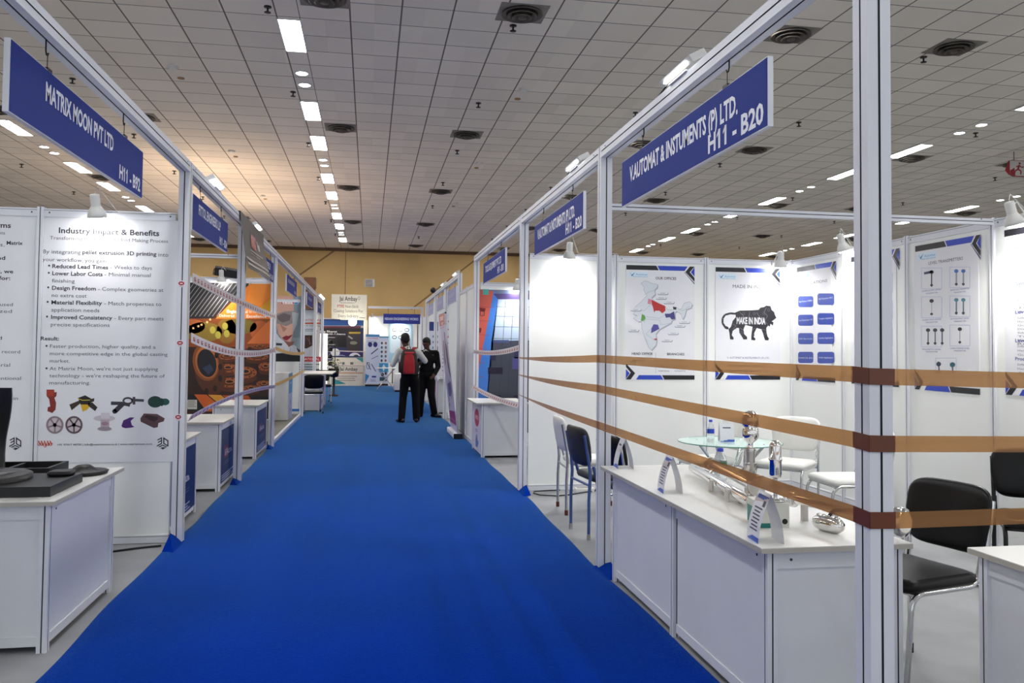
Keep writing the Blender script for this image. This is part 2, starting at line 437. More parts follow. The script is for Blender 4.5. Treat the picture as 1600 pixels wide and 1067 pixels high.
# ---------------------------------------------------------------- shell-scheme booth parts
def prof(w=.08, g=.008, d=.006):                         # square aluminium profile with a slot in each face
    h = w / 2; q = g / 2; P = []; side = []
    for k in range(4):
        c, s = [(1, 0), (0, 1), (-1, 0), (0, -1)][k]
        for x, y, mm in ((h, -h, 0), (h, -q, 1), (h - d, -q, 1), (h - d, q, 1), (h, q, 0)):
            P.append((x * c - y * s, x * s + y * c)); side.append(mm)
    return P, side
PROF, PSIDE = prof(); PROF4, PSIDE4 = prof(.044, .006, .005)
def post(x, y, label, h=HT, group=None):
    v = MB().prism(PROF, (0, 0, h), (x, y, 0), m=0, side_m=PSIDE)
    return tag(fixn(v.build('booth_post', [FRAME, GROOVE])), label, 'post', group)
def slim(x, y, label, h=HP + .01):
    v = MB().prism(PROF4, (0, 0, h), (x, y, 0), m=0, side_m=PSIDE4)
    return tag(v.build('panel_post', [FRAME, GROOVE]), label, 'post')
def rail(p0, p1, label, z=HT - .041, name='fascia_rail', pr=(PROF, PSIDE)):
    a = Vector((p0[0], p0[1], z)); b = Vector((p1[0], p1[1], z)); d = (b - a).normalized()
    v = MB().prism(pr[0], b - a, a, Vector((0, 0, 1)).cross(d), (0, 0, 1), 0, pr[1])
    e = d.cross(Vector((0, 0, 1)))
    for q in (a + d * .1, b - d * .1):                   # lock screws at both ends
        for s in (1, -1): v.cyl(q + e * s * (.0405 if pr[0] is PROF else .0225) + Vector((0, 0, .016)), q + e * s * (.0425 if pr[0] is PROF else .0245) + Vector((0, 0, .016)), .005, 8, m=1)
    return tag(fixn(v.build(name, [FRAME, GROOVE])), label, 'rail')
def panel(x0, y0, x1, y1, label, h=HP):
    d = Vector((x1 - x0, y1 - y0, 0)); L = d.length; rz = math.atan2(d.y, d.x)
    t = thing('wall_panel', label, 'wall panel', (x0, y0, 0), rz)
    MB().bx(.022, L - .022, -.004, .004, .06, h - .05).build('panel_board', PANEL, t)
    v = MB().bx(.022, L - .022, -.014, .014, h - .06, h); v.bx(.022, L - .022, -.0145, .0145, h - .014, h - .011, 1)
    v.cyl((.06, -.016, h - .03), (.06, .016, h - .03), .006, 8, m=1); v.cyl((L - .06, -.016, h - .03), (L - .06, .016, h - .03), .006, 8, m=1)
    v.build('top_rail', [FRAME, GROOVE], t)
    v = MB().bx(.022, L - .022, -.014, .014, .004, .064); v.bx(.022, L - .022, -.0145, .0145, .05, .053, 1); v.build('bottom_rail', [FRAME, GROOVE], t)
    return t
def sign(x, y, z, L, face, label, rows, hz=HT - .08, cap=None, col=None, h=.285):
    """hanging fascia board: face=+1 looks to +x, -1 to -x; rows=[(text,u,v,w,cap)]"""
    t = thing('hanging_sign', label, 'sign', (x, y, z))
    MB().bx(-.011, .011, -L / 2, L / 2, 0, h).build('sign_board', SIGNW, t)
    R = Vector((0, 1, 0)) if face > 0 else Vector((0, -1, 0))
    sh = Sheet(L - .012, h - .008, [(0, 0), (L, 0), (L, h), (0, h)], col or SIGNB, .002)
    for (tx, u, vv, w, cp) in rows:
        if tx is None:
            for k in range(int(w / .055)):
                if k % 6 != 4: sh.rect(u + k * .055, vv - cp, u + k * .055 + .035, vv, '#9aa2c4', 2)
        else: sh.text(tx, u, vv, w, cp, '#e4e8f2', 2, .03)
    f = sh.build('printed_face', (x + face * .013, y - R.y * (L / 2 - .006), z + h - .004), R)
    f.parent = t; f.matrix_parent_inverse = Matrix.Translation((-x, -y, -z))
    for s in (-.3, .3):
        zz = hz - z
        k = MB().tube([(0, s * L, zz), (0, s * L, h + .085), (0, s * L + .008, h + .07), (0, s * L + .02, h + .068), (0, s * L + .028, h + .082)], .0035, 6)
        k.tube([(0, s * L + .02, h + .07), (0, s * L + .02, h + .012)], .002, 5); k.bx(-.012, .012, s * L - .005, s * L + .045, h - .002, h + .012)
        k.build('hook', HOOK, t)
    return t
def pfront(sh_name, sheet, t, org, R):                   # printed sheet as a part of thing t (t unrotated)
    o = sheet.build(sh_name, org, R); o.parent = t; o.matrix_parent_inverse = Matrix.Translation(-t.location); return o
def counter(x0, x1, y0, y1, h, label, top=(.03, .03, .03, .03), nx=1, ny=1):
    """white system counter; top=(x-,x+,y-,y+) overhangs"""
    t = thing('display_counter', label, 'counter', (x0, y0, 0)); W_, D = x1 - x0, y1 - y0; zb = h - .022
    v = MB().bx(-top[0], W_ + top[1], -top[2], D + top[3], zb, h - .003); v.bx(-top[0] + .001, W_ + top[1] - .001, -top[2] + .001, D + top[3] - .001, h - .003, h, 1)
    v.build('counter_top', [EDGE, CTOP], t)
    xs = [W_ * i / nx for i in range(nx + 1)]; ys = [D * i / ny for i in range(ny + 1)]
    P = [(a, b) for a in (0, W_) for b in ys] + [(a, b) for a in xs[1:-1] for b in (0, D)]
    for a, b in P:
        a2 = min(max(a, .02), W_ - .02); b2 = min(max(b, .02), D - .02)
        v = MB().prism(PROF4, (0, 0, zb), (a2, b2, 0), m=0, side_m=PSIDE4); v.build('corner_post', [FRAME, GROOVE], t)
    def side(name, ax, c, lo, hi):
        v = MB(); lo += .042; hi -= .042
        for z0, z1, th in ((.03, .075, .012), (.075, zb - .07, .006), (zb - .07, zb - .002, .014)):
            if ax == 'y': v.bx(c - th, c + th, lo, hi, z0, z1)
            else: v.bx(lo, hi, c - th, c + th, z0, z1)
        if ax == 'y': v.cyl((c - .016, lo + .06, zb - .035), (c + .016, lo + .06, zb - .035), .006, 8, m=1)
        else: v.cyl((lo + .06, c - .016, zb - .035), (lo + .06, c + .016, zb - .035), .006, 8, m=1)
        v.build(name, [CPANEL, GROOVE], t)
    for a, b in zip(ys[:-1], ys[1:]): side('side_panel', 'y', .02, a, b); side('side_panel', 'y', W_ - .02, a, b)
    for a, b in zip(xs[:-1], xs[1:]): side('end_panel', 'x', .02, a, b); side('end_panel', 'x', D - .02, a, b)
    return t
def spot(x, y, z, aim, label, watts=SPOT_W, arm=(0, .09, -.02)):
    """clip-on spot lamp; aim = unit-ish vector the shade points along; arm reaches from lamp to rail"""
    t = thing('spot_lamp', label, 'lamp', (x, y, z)); a = Vector(aim).normalized()
    o = Vector((0, 0, 0))
    v = MB().lathe([(.012, -.115), (.03, -.112), (.033, -.1), (.033, -.03), (.036, -.02)], o, a, 20); v.build('lamp_socket', WHITEP, t)
    v = MB().lathe([(.034, -.025), (.05, 0), (.062, .03), (.066, .055), (.063, .056), (.058, .03), (.03, -.01)], o, a, 24); ls_ = v.build('lamp_shade', WHITEP, t)
    MB().lathe([(.02, 0), (.05, .025), (.06, .05), (.045, .064), (.01, .07)], o, a, 20).build('bulb', BULB, ls_)
    v = MB().tube([o - a * .07, o - a * .07 + Vector(arm) * .5 + Vector((0, 0, .03)), Vector(arm)], .006, 6); ar = Vector(arm); v.bx(ar.x - .03, ar.x + .03, ar.y - .012, ar.y + .012, ar.z - .03, ar.z + .012)
    v.build('clamp_arm', WHITEP, t)
    MB().tube([o - a * .11, o - a * .15 + Vector((.02, 0, .02)), Vector((.12, arm[1], arm[2] + .02)), Vector((.35, arm[1] * 1.02, arm[2] + .016)), Vector((.55, arm[1], arm[2] + .03))], .003, 5).build('lamp_cable', WHITEP, t)
    L = bpy.data.lights.new('lamp_glow', 'SPOT'); L.energy = watts; L.spot_size = 2.85; L.spot_blend = 1; L.shadow_soft_size = .06; L.color = (1, .97, .92)
    lo = bpy.data.objects.new('lamp_glow', L); COL.objects.link(lo); lo.parent = t; lo.location = a * .11 - Vector((a.x, a.y, 0)) * .25
    lo.rotation_euler = Vector((a.x * 1.1, a.y * 1.1, 1)).to_track_quat('Z', 'Y').to_euler()
    return t
def flood(x, y, z, label, side=1, L_=.36):
    """LED flood bar clamped on top of a rail running along y"""
    t = thing('flood_light', label, 'lamp', (x, y, z))
    lh = MB().obx((0, 0, .05), (.038, 0, .02), (0, L_ / 2, 0), (-.010, 0, .016)).build('lamp_housing', WHITEP, t)
    MB().obx((.016 * side, 0, .034), (.026, 0, .012), (0, L_ / 2 - .05, 0), (-.001, 0, .002)).build('lens', LEDS, lh)
    v = MB().tube([(0, -.1, 0), (-.04 * side, -.1, .05), (-.02 * side, -.1, .09)], .008, 6); v.tube([(0, .1, 0), (-.04 * side, .1, .05), (-.02 * side, .1, .09)], .008, 6); v.bx(-.03, .03, -.12, .12, -.002, .006)
    v.build('bracket', WHITEP, t)
    MB().tube([(-.03 * side, L_ / 2, .07), (-.05 * side, L_ / 2 + .08, .09), (-.03 * side, L_ / 2 + .16, .05), (0, L_ / 2 + .2, .006)], .005, 6).build('cable', CABLE, t)
    return t

# ------------------------------------------------ right row frames
YP, YB, YC, YD = 2.39, 5.44, 8.44, 12.3
XPc = XR + .04; XLc = XL - .04
post(XPc, YP, 'largest and nearest white front post, with three dark brown tape wraps')
post(XPc, YB, 'white front post between the two blue V.AUTOMAT signs at the long counter end')
post(XPc, YC, 'white front post where the brown tapes begin, at the far corner of the instrument booth')
post(XPc, YD, 'white front post at the far corner of the booth with the blue and red mural')
rail((XPc, -2.5), (XPc, YP - .04), 'white fascia rail running out of the top of the picture before the nearest post')
rail((XPc, YP + .04), (XPc, YB - .04), 'white fascia rail carrying the large right-hand blue sign')
rail((XPc, YB + .04), (XPc, YC - .04), 'white fascia rail carrying the second blue sign of the instrument booth')
rail((XPc, YC + .04), (XPc, YD - .04), 'white fascia rail over the booth with the blue and red mural')
rail((XPc + .04, YP), (XPc + 3, YP), 'white fascia rail running right from the nearest post, with the dark blue sign')
BX = XR + 3.04                                           # back wall of the instrument booth
rail((XPc + .04, YB), (BX - .02, YB), 'white cross beam over the instrument booth from the middle post to the back wall', HP - .02, 'cross_beam', (PROF4, PSIDE4))
px = [XR + .08, 2.567, 3.576, BX]
for i, lb in enumerate(('plain white wall panel behind the two chairs', 'white wall panel behind the map poster', 'white wall panel behind the lion poster')):
    panel(px[i], YC, px[i + 1], YC, lb)
slim(px[1], YC, 'slim grooved post left of the map poster'); slim(px[2], YC, 'slim grooved post between the map and lion posters')
slim(BX, YC, 'slim corner post between the lion poster and the blue-button poster')
ys = [YC, 7.42, 6.44, YB, 4.44, 3.44]
for i, lb in enumerate(('white wall panel behind the blue-button poster', 'white wall panel hidden mostly by the nearest post', 'white wall panel behind the level transmitter poster',
                        'white wall panel behind the text poster at right edge', 'white wall panel at the right edge of the view behind the far black chair')):
    panel(BX, ys[i], BX, ys[i + 1], lb)
for i, lb in enumerate(('slim post right of the blue-button poster', 'slim post left of the level transmitter poster', 'slim post where the cross beam meets the back wall', 'slim post at the right edge of the view')):
    slim(BX, ys[i + 1], lb)
# ------------------------------------------------ left row frames
YM, YA, YE, YF, YG, YG2, YG3 = 3.2, 6.54, 9.38, 12.5, 17.95, 21.9, 25.2
post(XLc, YM, 'white front post just outside the left edge'); post(XLc, YA, 'white front post with red stickers right of the white text posters')
post(XLc, YE, 'white front post behind the grey cloth banner'); post(XLc, YF, 'white front post between the orange mural and the face poster')
post(XLc, YG, 'white front post right of the face poster'); post(XLc, YG2, 'slender far white post left of the distant black chairs'); post(XLc, YG3, 'farthest white post of the left row')
for a, b, lb in ((-2.5, YM, 'white fascia rail outside the view at left'), (YM, YA, 'white fascia rail above the large left-hand blue sign'), (YA, YE, 'white fascia rail above the second left blue sign'), (YE, YF, 'white fascia rail behind the grey cloth banner'),
                 (YF, YG, 'white fascia rail above the face poster'), (YG, YG2, 'far white fascia rail after the face poster'), (YG2, YG3, 'farthest white fascia rail of the left row')):
    rail((XLc, a + .04), (XLc, b - .04), lb)
lx = [XL - .08, -2.385, -3.39]
panel(lx[1], YA, lx[0], YA, 'white wall panel behind the Industry Impact poster'); panel(lx[2], YA, lx[1], YA, 'white wall panel at the left edge behind the partly seen text poster')
slim(lx[1], YA, 'slim grooved post between the two left text posters')
rail((XLc - 3, YE), (XLc - .04, YE), 'white cross beam over the orange mural booth', HP - .02, 'cross_beam', (PROF4, PSIDE4))
for i in range(3): panel(lx[0] - i - 1, YF, lx[0] - i, YF, ('white wall panel carrying the right side of the orange mural', 'white wall panel carrying the left side of the orange mural', 'white wall panel beyond the mural, behind the text poster')[i])
for i, lb in enumerate(('white wall panel carrying the face poster', 'white wall panel left of the face poster')): panel(lx[0] - i - 1, YG, lx[0] - i, YG, lb)
panel(lx[0] - 1, YG2 + .9, lx[0], YG2 + .9, 'far white wall panel with red printed headings, left row')
panel(lx[0] - 1, YG3, lx[0], YG3, 'farthest white wall panel in the left row')
# ------------------------------------------------ signs
sign(XLc, 4.36, 2.352, 1.89, 1, 'large blue hanging sign lettered MATRIX MOON PVT LTD at upper left', [('MATRIX MOON PVT LTD', .35, .135, .95, .08), ('H11 - B92', 1.42, .255, .42, .075)])
sign(XLc, 7.56, 2.37, 1.62, 1, 'blue hanging sign lettered FITTOL ENGINEERS LLP, second on the left', [('FITTOL ENGINEERS LLP', .22, .13, 1.0, .08), ('H11 - B24', 1.18, .255, .4, .07)])
sign(XLc, 11.56, 2.375, 1.42, 1, 'blue hanging sign behind the grey cloth banner, left row', [('FITTOL ENGINEERS LLP', .2, .13, .85, .08), ('H11 - B24', .98, .255, .38, .07)])
sign(XLc, 15.2, 2.4, 1.9, 1, 'blue hanging sign above the face poster, left row', [(None, .2, .13, 1.25, .07), (None, 1.4, .255, .4, .06)])
sign(XLc, 19.8, 2.4, 1.9, 1, 'far blue hanging sign between the face poster and the pale boxes', [(None, .3, .15, 1.2, .07)])
sign(XLc, 23.5, 2.4, 1.7, 1, 'farthest blue hanging sign of the left row', [(None, .3, .15, 1.0, .07)])
sign(XPc, 4.04, 2.365, 1.95, -1, 'large blue hanging sign lettered V.AUTOMAT at upper right', [('V.AUTOMAT & INSTUMENTS (P) LTD.', .16, .155, 1.52, .09), ('H11 - B20', 1.36, .262, .56, .085)])
sign(XPc, 6.9, 2.365, 1.85, -1, 'second blue V.AUTOMAT sign, between the two middle right posts', [('V.AUTOMAT & INSTUMENTS (P) LTD.', .15, .15, 1.45, .09), ('H11 - B20', 1.3, .258, .52, .08)])
sign(XPc, 10.52, 2.37, 1.88, -1, 'small blue-grey hanging sign over the booth with the blue and red mural', [('TOOLS & EQUIPMENT PVT LTD', .2, .15, 1.4, .085), ('H11 - B18', 1.3, .258, .48, .08)])
t = sign(0, 0, 2.365, 1.9, -1, 'dark blue sign cut off by the upper right corner of the picture', [('V.AUTOMAT & INSTUMENTS (P) LTD.', .16, .155, 1.5, .09), ('H11 - B20', 1.3, .258, .52, .08)])
t.location = (2.145 + .95, YP, 2.365); t.rotation_euler = (0, 0, PI / 2)
# ------------------------------------------------ lamps
spot(2.03, YC - .12, HP - .0, (0, .25, -1), 'white spot lamp clipped above the plain white panel behind the chairs', SPOT_W * .85, (0, .1, -.01))
spot(4.36, YC - .16, HP - .03, (.1, .3, -1), 'white spot lamp in the far back corner between the lion and blue-button posters', SPOT_W * .22, (0, .14, 0))
spot(BX - .13, 7.22, HP + .02, (.3, 0, -1), 'white spot lamp over the back wall just left of the nearest post', SPOT_W * 1.0, (.1, 0, -.02))
spot(BX - .13, 5.1, HP - .04, (.3, 0, -1), 'white spot lamp over the text poster at the right edge', SPOT_W * .9, (.1, 0, .02))
spot(-1.97, YA - .13, HP - .015, (.05, .3, -1), 'white spot lamp above the Industry Impact poster', SPOT_W * .09, (0, .11, -.02))
spot(-2.1, YF - .14, HP - .02, (0, .3, -1), 'white spot lamp above the orange mural', SPOT_W * .7, (0, .12, -.01))
spot(2.17, YD - .13, HP - .06, (0, .3, -1), 'white spot lamp above the blue and red mural', SPOT_W * .8, (0, .11, .03))
flood(XR + .02, 3.97, HT, 'white flood light bar on the rail above the large right-hand sign', -1, .42)
flood(XR + .02, 6.15, HT, 'white flood light bar on the rail behind the middle right post', -1, .45)
flood(XL - .02, 7.6, HT, 'white flood light bar on the left rail above the second left sign', 1, .5)
flood(XL - .02, 10.3, HT, 'white flood light bar on the left rail above the grey banner', 1, .5)
q = thing('flood_light', 'black flood light box lying on the cross beam of the mural booth', 'lamp', (-2.05, YF - .06, HP + .07)); q.rotation_euler = (.4, .12, .2)
MB().rbx(-.16, .16, -.05, .05, -.06, .06, .015).build('lamp_housing', BLACKP, q); MB().bx(-.14, .14, -.053, -.05, -.05, .05).build('lens', mat('dark lens', '#2e3030', .2), q)
v = MB().tube([(-.17, 0, -.07), (-.17, 0, 0), (-.165, 0, .03)], .006, 6); v.tube([(.17, 0, -.07), (.17, 0, 0), (.165, 0, .03)], .006, 6); v.build('bracket', BLACKP, q)
# ---------------------------------------------------------------- the blue carpet
def carpet():
    m = mat('blue needle carpet', (.0008, .023, .27), 1.0, var=.16, scale=.9, spec=.0, bump=.35, bscale=260)
    pb = m.node_tree.nodes['Principled BSDF']; pb.inputs['Sheen Weight'].default_value = 1.0; pb.inputs['Sheen Tint'].default_value = (.28, .74, 1, 1); pb.inputs['Sheen Roughness'].default_value = .2
    N = 150; ya, yb = 1.2, 27.5; vs = []; fs = []; rnd = random.Random(3)
    us = [0, .012, .03, .2, .4, .6, .8, .97, .988, 1]
    ph = [rnd.uniform(0, 6) for _ in range(8)]
    for i in range(N + 1):
        y = ya + (yb - ya) * (i / N) ** 1.35
        wl = .012 * math.sin(y * 1.7 + ph[0]) + .008 * math.sin(y * 4.1 + ph[1]); wr = .012 * math.sin(y * 1.5 + ph[2]) + .008 * math.sin(y * 3.7 + ph[3])
        l, r = -1.415 + wl, 1.548 + wr
        for j, u in enumerate(us):
            z = .006
            if j in (0, len(us) - 1): z = .001
            x = l + (r - l) * u
            z += .0012 * math.sin(x * 9 + y * .6) + .0012 * math.sin(x * 3.1 - y * .35 + 1)
            vs.append((x, y, z))
    n = len(us)
    for i in range(N):
        for j in range(n - 1): a = i * n + j; fs.append((a, a + 1, a + n + 1, a + n))
    b = MB().add(vs, fs, 0, True)
    b.bx(-6, 5.5, 27.5, 31.9, 0, .007)                      # cross aisle at the far end
    # corners of the carpet turned up against the posts
    for (x, y, s, h, w) in ((XL, YA - .05, -1, .085, .3), (XR, YB - .05, 1, .05, .28), (XR, YC - .05, 1, .075, .3), (XL, YE - .05, -1, .05, .25), (XL, YF - .05, -1, .05, .3)):
        q = s * .004
        b.add([(x - q * 2, y + .075, .004), (x - q * 2, y - w, .004), (x + s * .075, y - .02, h), (x - q * 2 - s * .03, y + .07, .003), (x - q * 2 - s * .03, y - w, .003)], [(0, 1, 2), (0, 3, 4, 1)], 0)
        b.add([(x - q * 2, y - w, .004), (x + s * .075, y - .02, h), (x + s * .08, y - w * .8, .004)], [(0, 1, 2)], 0)
    o = b.build('carpet', m); return tag(o, 'bright blue carpet running down the aisle', 'carpet')
carpet()

# ---------------------------------------------------------------- tapes
BT = bpy.data.materials.new('brown packing tape'); BT.use_nodes = True
nt = BT.node_tree; b = nt.nodes['Principled BSDF']; b.inputs['Base Color'].default_value = lin('#a9784a'); b.inputs['Roughness'].default_value = .22
tr = node(nt, 'ShaderNodeBsdfTransparent'); tr.inputs[0].default_value = (.75, .42, .18, 1); mxs = node(nt, 'ShaderNodeMixShader'); mxs.inputs[0].default_value = .42
nz = node(nt, 'ShaderNodeTexNoise'); nz.inputs['Scale'].default_value = 3; cr = node(nt, 'ShaderNodeValToRGB')
cr.color_ramp.elements[0].color = lin('#9c6a3c'); cr.color_ramp.elements[1].color = lin('#b58352'); nt.links.new(nz.outputs[0], cr.inputs[0]); nt.links.new(cr.outputs[0], b.inputs['Base Color'])
nt.links.new(b.outputs[0], mxs.inputs[1]); nt.links.new(tr.outputs[0], mxs.inputs[2]); nt.links.new(mxs.outputs[0], nt.nodes['Material Output'].inputs[0])
BT2 = mat('doubled brown tape', '#64321c', .3, var=.1)
for zc, zb, zp, zr, lb in ((1.37, 1.402, 1.392, 1.376, 'topmost brown tape strung across the instrument booth front'), (1.193, 1.2, 1.184, 1.172, 'middle brown tape strung across the instrument booth front'), (.99, .954, .948, .945, 'lowest brown tape strung across the instrument booth front')):
    xo = XR - .003
    v = MB()
    def strip(p, q, n, tw0=0, tw1=0, sag=0, wd=.051):
        P = []
        for i in range(n + 1):
            k = i / n; a = tw0 + (tw1 - tw0) * k; wv = wd * (.55 + .45 * min(1, k * 2.2)) if tw0 else wd
            c = Vector(p).lerp(Vector(q), k) + Vector((0, 0, -sag * 4 * k * (1 - k))); P.append((c, a, wv))
        for (c0, a0, w0), (c1, a1, w1) in zip(P[:-1], P[1:]):
            d = (c1 - c0).normalized(); sd = d.cross(Vector((0, 0, 1))).normalized()
            h0 = (Vector((0, 0, 1)) * math.cos(a0) + sd * math.sin(a0)) * w0 / 2; h1 = (Vector((0, 0, 1)) * math.cos(a1) + sd * math.sin(a1)) * w1 / 2
            v.add([c0 - h0, c1 - h1, c1 + h1, c0 + h0], [(0, 1, 2, 3)], 0)
    strip((xo, YC - .02, zc), (xo, YB, zb), 14, .9, 0, .01)
    strip((xo, YB, zb), (xo, YP + .045, zp), 8, 0, 0, .003)
    yf = YP - .044
    for p, q in (((xo, YP + .045, zp), (xo, yf, zp - .004)), ((xo, yf, zp - .004), (XR + .084, yf, zp - .006))):
        v.ribbon([p, q], .0515, m=1)
    v.ribbon([(XR + .084, yf, zp - .006), (XR + .084, YP + .02, zp - .004)], .0515, m=1)
    v.add([], [])
    strip((XR + .084, yf, zp - .006), (2.125, yf, zr), 3); strip((2.125, yf, zr), (4.2, yf, zr - .01), 3)
    tag(v.build('packing_tape', [BT, BT2]), lb, 'tape')
def barrier(pts, w, label, red='#b3202c', base='#e3dfe0', dash=True, name='barrier_tape', n=64, tw=0):
    P = [Vector(p) for p in pts]; C = []
    for i in range(n + 1):                                # quadratic sag through three points
        k = i / n; a, b, c = P; C.append(a * (1 - k) * (1 - k) + (b * 2 - (a + c) / 2) * 2 * k * (1 - k) + c * k * k)
    v = MB(); m0, m1 = mat('tape ' + base, base, .35, var=.05), mat('tape ' + red, red, .4)
    up = Vector((math.sin(tw), 0, math.cos(tw)))
    v.ribbon(C, w, up, 0)
    if dash:
        for s in (1, -1):
            off = (C[1] - C[0]).cross(up).normalized() * (.0022 * s)
            for i in range(1, n - 1, 2): v.ribbon([C[i] + off - up * w * .05, C[i].lerp(C[i + 1], .85) + off - up * w * .05], w * .42, up, 1)
            if s == 1 or True:
                for i in range(1, n - 1, 2): v.ribbon([C[i] + off * 1.6 + (C[i + 1] - C[i]) * .3, C[i].lerp(C[i + 1], .6) + off * 1.6], w * .16, up, 0)
    return tag(v.build(name, [m0, m1]), label, 'tape')
xt = XL + .004
barrier([(xt, YA + .1, 1.985), (xt, 9.1, 1.925), (xt, YF, 1.892)], .075, 'upper red and white barrier tape across the orange mural booth')
barrier([(xt, YA + .1, 1.527), (xt, 9.3, 1.385), (xt, YF, 1.421)], .075, 'middle red and white barrier tape sagging across the orange mural booth')
barrier([(xt, YA + .1, .91), (xt, 9.3, .955), (xt, YF, .88)], .06, 'lower red and white barrier tape twisting across the orange mural booth', tw=.5)
barrier([(xt, YF - .02, 1.44), (xt, 15.0, 1.347), (xt, YG, 1.337)], .055, 'upper yellow tape across the face poster booth', base='#d9a520', dash=False)
barrier([(xt, YF - .02, .905), (xt, 15.0, .92), (xt, YG, .972)], .05, 'lower yellow tape across the face poster booth', base='#d9a520', dash=False)
barrier([(XR - .004, YC, 1.475), (XR - .004, 10.3, 1.41), (XR - .004, YD, 1.425)], .06, 'upper red and white barrier tape across the blue and red mural booth', n=48)
barrier([(XR - .004, YC, .88), (XR - .004, 10.3, .86), (XR - .004, YD, .9)], .06, 'lower red and white barrier tape across the blue and red mural booth', n=48, tw=.3)
for z, where in ((1.925, 'upper'), (1.48, 'middle'), (.93, 'lower')):
    sh = Sheet(.05, .05, [(0, 0), (10, 0), (10, 10), (0, 10)], ink('#dcdce2'), .0006)
    sh.ell(5, 4.4, 4.2, 3, '#b01828'); sh.rect(3, 3.6, 7, 5.2, '#e8e4e4', 2); sh.rect(2, 8.4, 8, 8.9, '#b01828')
    sh.build('sticker', (XLc - .03, YA - .0406, z + .025), (1, 0, 0), None, '%s red oval sticker at the end of a barrier tape on the left post' % where, 'sticker')
tag(MB().bx(XL - .004, XL + .0012, YA - .036, YA - .024, .12, HT - .1).build('yellow_tape', mat('yellow masking tape', '#c9bd72', .5)), 'thin yellow tape strip running up the edge of the left post with red stickers', 'tape')
# ---------------------------------------------------------------- posters and printed boards
DK, MD = '#2b2c33', '#4c4d57'
def cube_logo(s, x, y, k, L=2):                            # isometric three-letter cube mark
    q = lambda *P: s.poly([(x + a * k, y + b * k) for a, b in P], '#23252c', L)
    q((-1, -.45), (-.1, -.95), (-.1, -.75), (-.8, -.36)); q((-.8, -.1), (-.1, -.5), (-.1, -.3), (-.8, .1)); q((-1, .5), (-.1, 0), (-.1, .22), (-1, .72)); q((-.28, -.8), (-.1, -.9), (-.1, .2), (-.28, .3))
    q((.1, -.95), (.3, -.84), (.3, .3), (.1, .2)); q((.1, -.95), (.95, -.4), (.95, -.15), (.1, -.7)); q((.8, -.45), (1, -.35), (1, .7), (.8, .58)); q((.1, 0), (.95, .5), (.95, .72), (.1, .22))
    q((-.8, .75), (0, .35), (.8, .75), (.6, .85), (0, .55), (-.5, .8)); q((-.4, .8), (.1, .8), (.6, .9), (0, 1.2), (-.5, .95), (0, 1.0))
# -- Industry Impact poster
s = Sheet(.93, 1.8, [(69.5, 338.2), (278.4, 345.2), (269.4, 721.1), (58.1, 723.9)])
s.view = (0, 330, 5.614)
s.text('Industry Impact & Benefits', 515, 190, 882, 48, DK, bold=.02)
s.text('Transforming the Pattern & Mold Making Process', 437, 247, 1036, 30, MD)
s.text('By integrating', 375, 368, 332, 34, MD); s.text('pellet extrusion 3D printing', 722, 375, 650, 34, DK, bold=.02); s.text('into', 1388, 397, 88, 34, MD)
s.text('your workflow, you gain:', 372, 437, 570, 32, MD)
for bt, bx, bw, y, rt, rx, rw, l2, w2 in (('Reduced Lead Times', 458, 490, 497, '- Weeks to days', 968, 364, '', 0), ('Lower Labor Costs', 457, 442, 560, '- Minimal manual', 915, 406, 'finishing', 200),
        ('Design Freedom', 455, 385, 688, '- Complex geometries at', 860, 572, 'no extra cost', 306), ('Material Flexibility', 450, 445, 815, '- Match properties to', 913, 502, 'application needs', 422), ('Improved Consistency', 447, 537, 944, '- Every part meets', 1002, 432, 'precise specifications', 516)):
    s.ell(430 - (497 - y) * -.04, y - 20, 9, 9, DK, 2, 10); s.text(bt, bx, y, bw, 34, DK, bold=.02); s.text(rt, rx, y + 8, rw, 32, MD)
    if l2: s.text(l2, bx - 2, y + 64, w2, 32, MD)
s.view = (0, 500, 4.85)
s.text('Result:', 308, 153, 138, 28, DK, bold=.02)
for tx, y, w, bul in (('Faster production, higher quality, and a', 210, 800, 1), ('more competitive edge in the global casting', 266, 893, 0), ('market.', 322, 152, 0), ("At Matrix Moon, we're not just supplying", 380, 822, 1), ("technology - we're reshaping the future of", 434, 875, 0), ('manufacturing.', 488, 312, 0)):
    s.text(tx, 378 - (y - 210) * .02, y, w, 26, MD)
    if bul: s.ell(352, y - 14, 8, 8, DK, 2, 10)
s.poly([(352, 527), (410, 527), (412, 548), (430, 545), (427, 575), (412, 590), (425, 630), (420, 680), (395, 705), (358, 690), (362, 660), (380, 655), (372, 600), (352, 575)], '#7d2417').poly([(352, 527), (410, 527), (405, 580), (352, 575)], '#a03417', 2)
s.poly([(525, 640), (600, 610), (608, 632), (542, 684)], '#3a2c18').poly([(610, 640), (690, 640), (660, 680), (625, 694)], '#d6a91c').poly([(590, 590), (645, 570), (690, 595), (680, 640), (610, 640)], '#1f1a16', 2).poly([(660, 630), (700, 625), (738, 662), (720, 690), (668, 650)], '#2a2320', 2).line([(592, 596), (625, 608), (682, 606)], 5, '#d6c04a', 3).poly([(680, 600), (715, 592), (712, 616), (682, 628)], '#332b22', 3)
s.line([(840, 630), (930, 632), (985, 645)], 26, '#3b3840').line([(868, 695), (935, 630)], 36, '#34313a', 2).ring(968, 612, 34, 22, 14, '#3b3840', 2).line([(995, 605), (1090, 610)], 20, '#46434a', 2).line([(1015, 582), (1015, 640)], 20, '#46434a', 3).ell(868, 692, 18, 18, '#34313a', 2)
s.ell(1175, 620, 56, 44, '#143f36').ell(1250, 620, 34, 26, '#1d5247', 2).ell(1225, 622, 18, 30, '#123a32', 3)
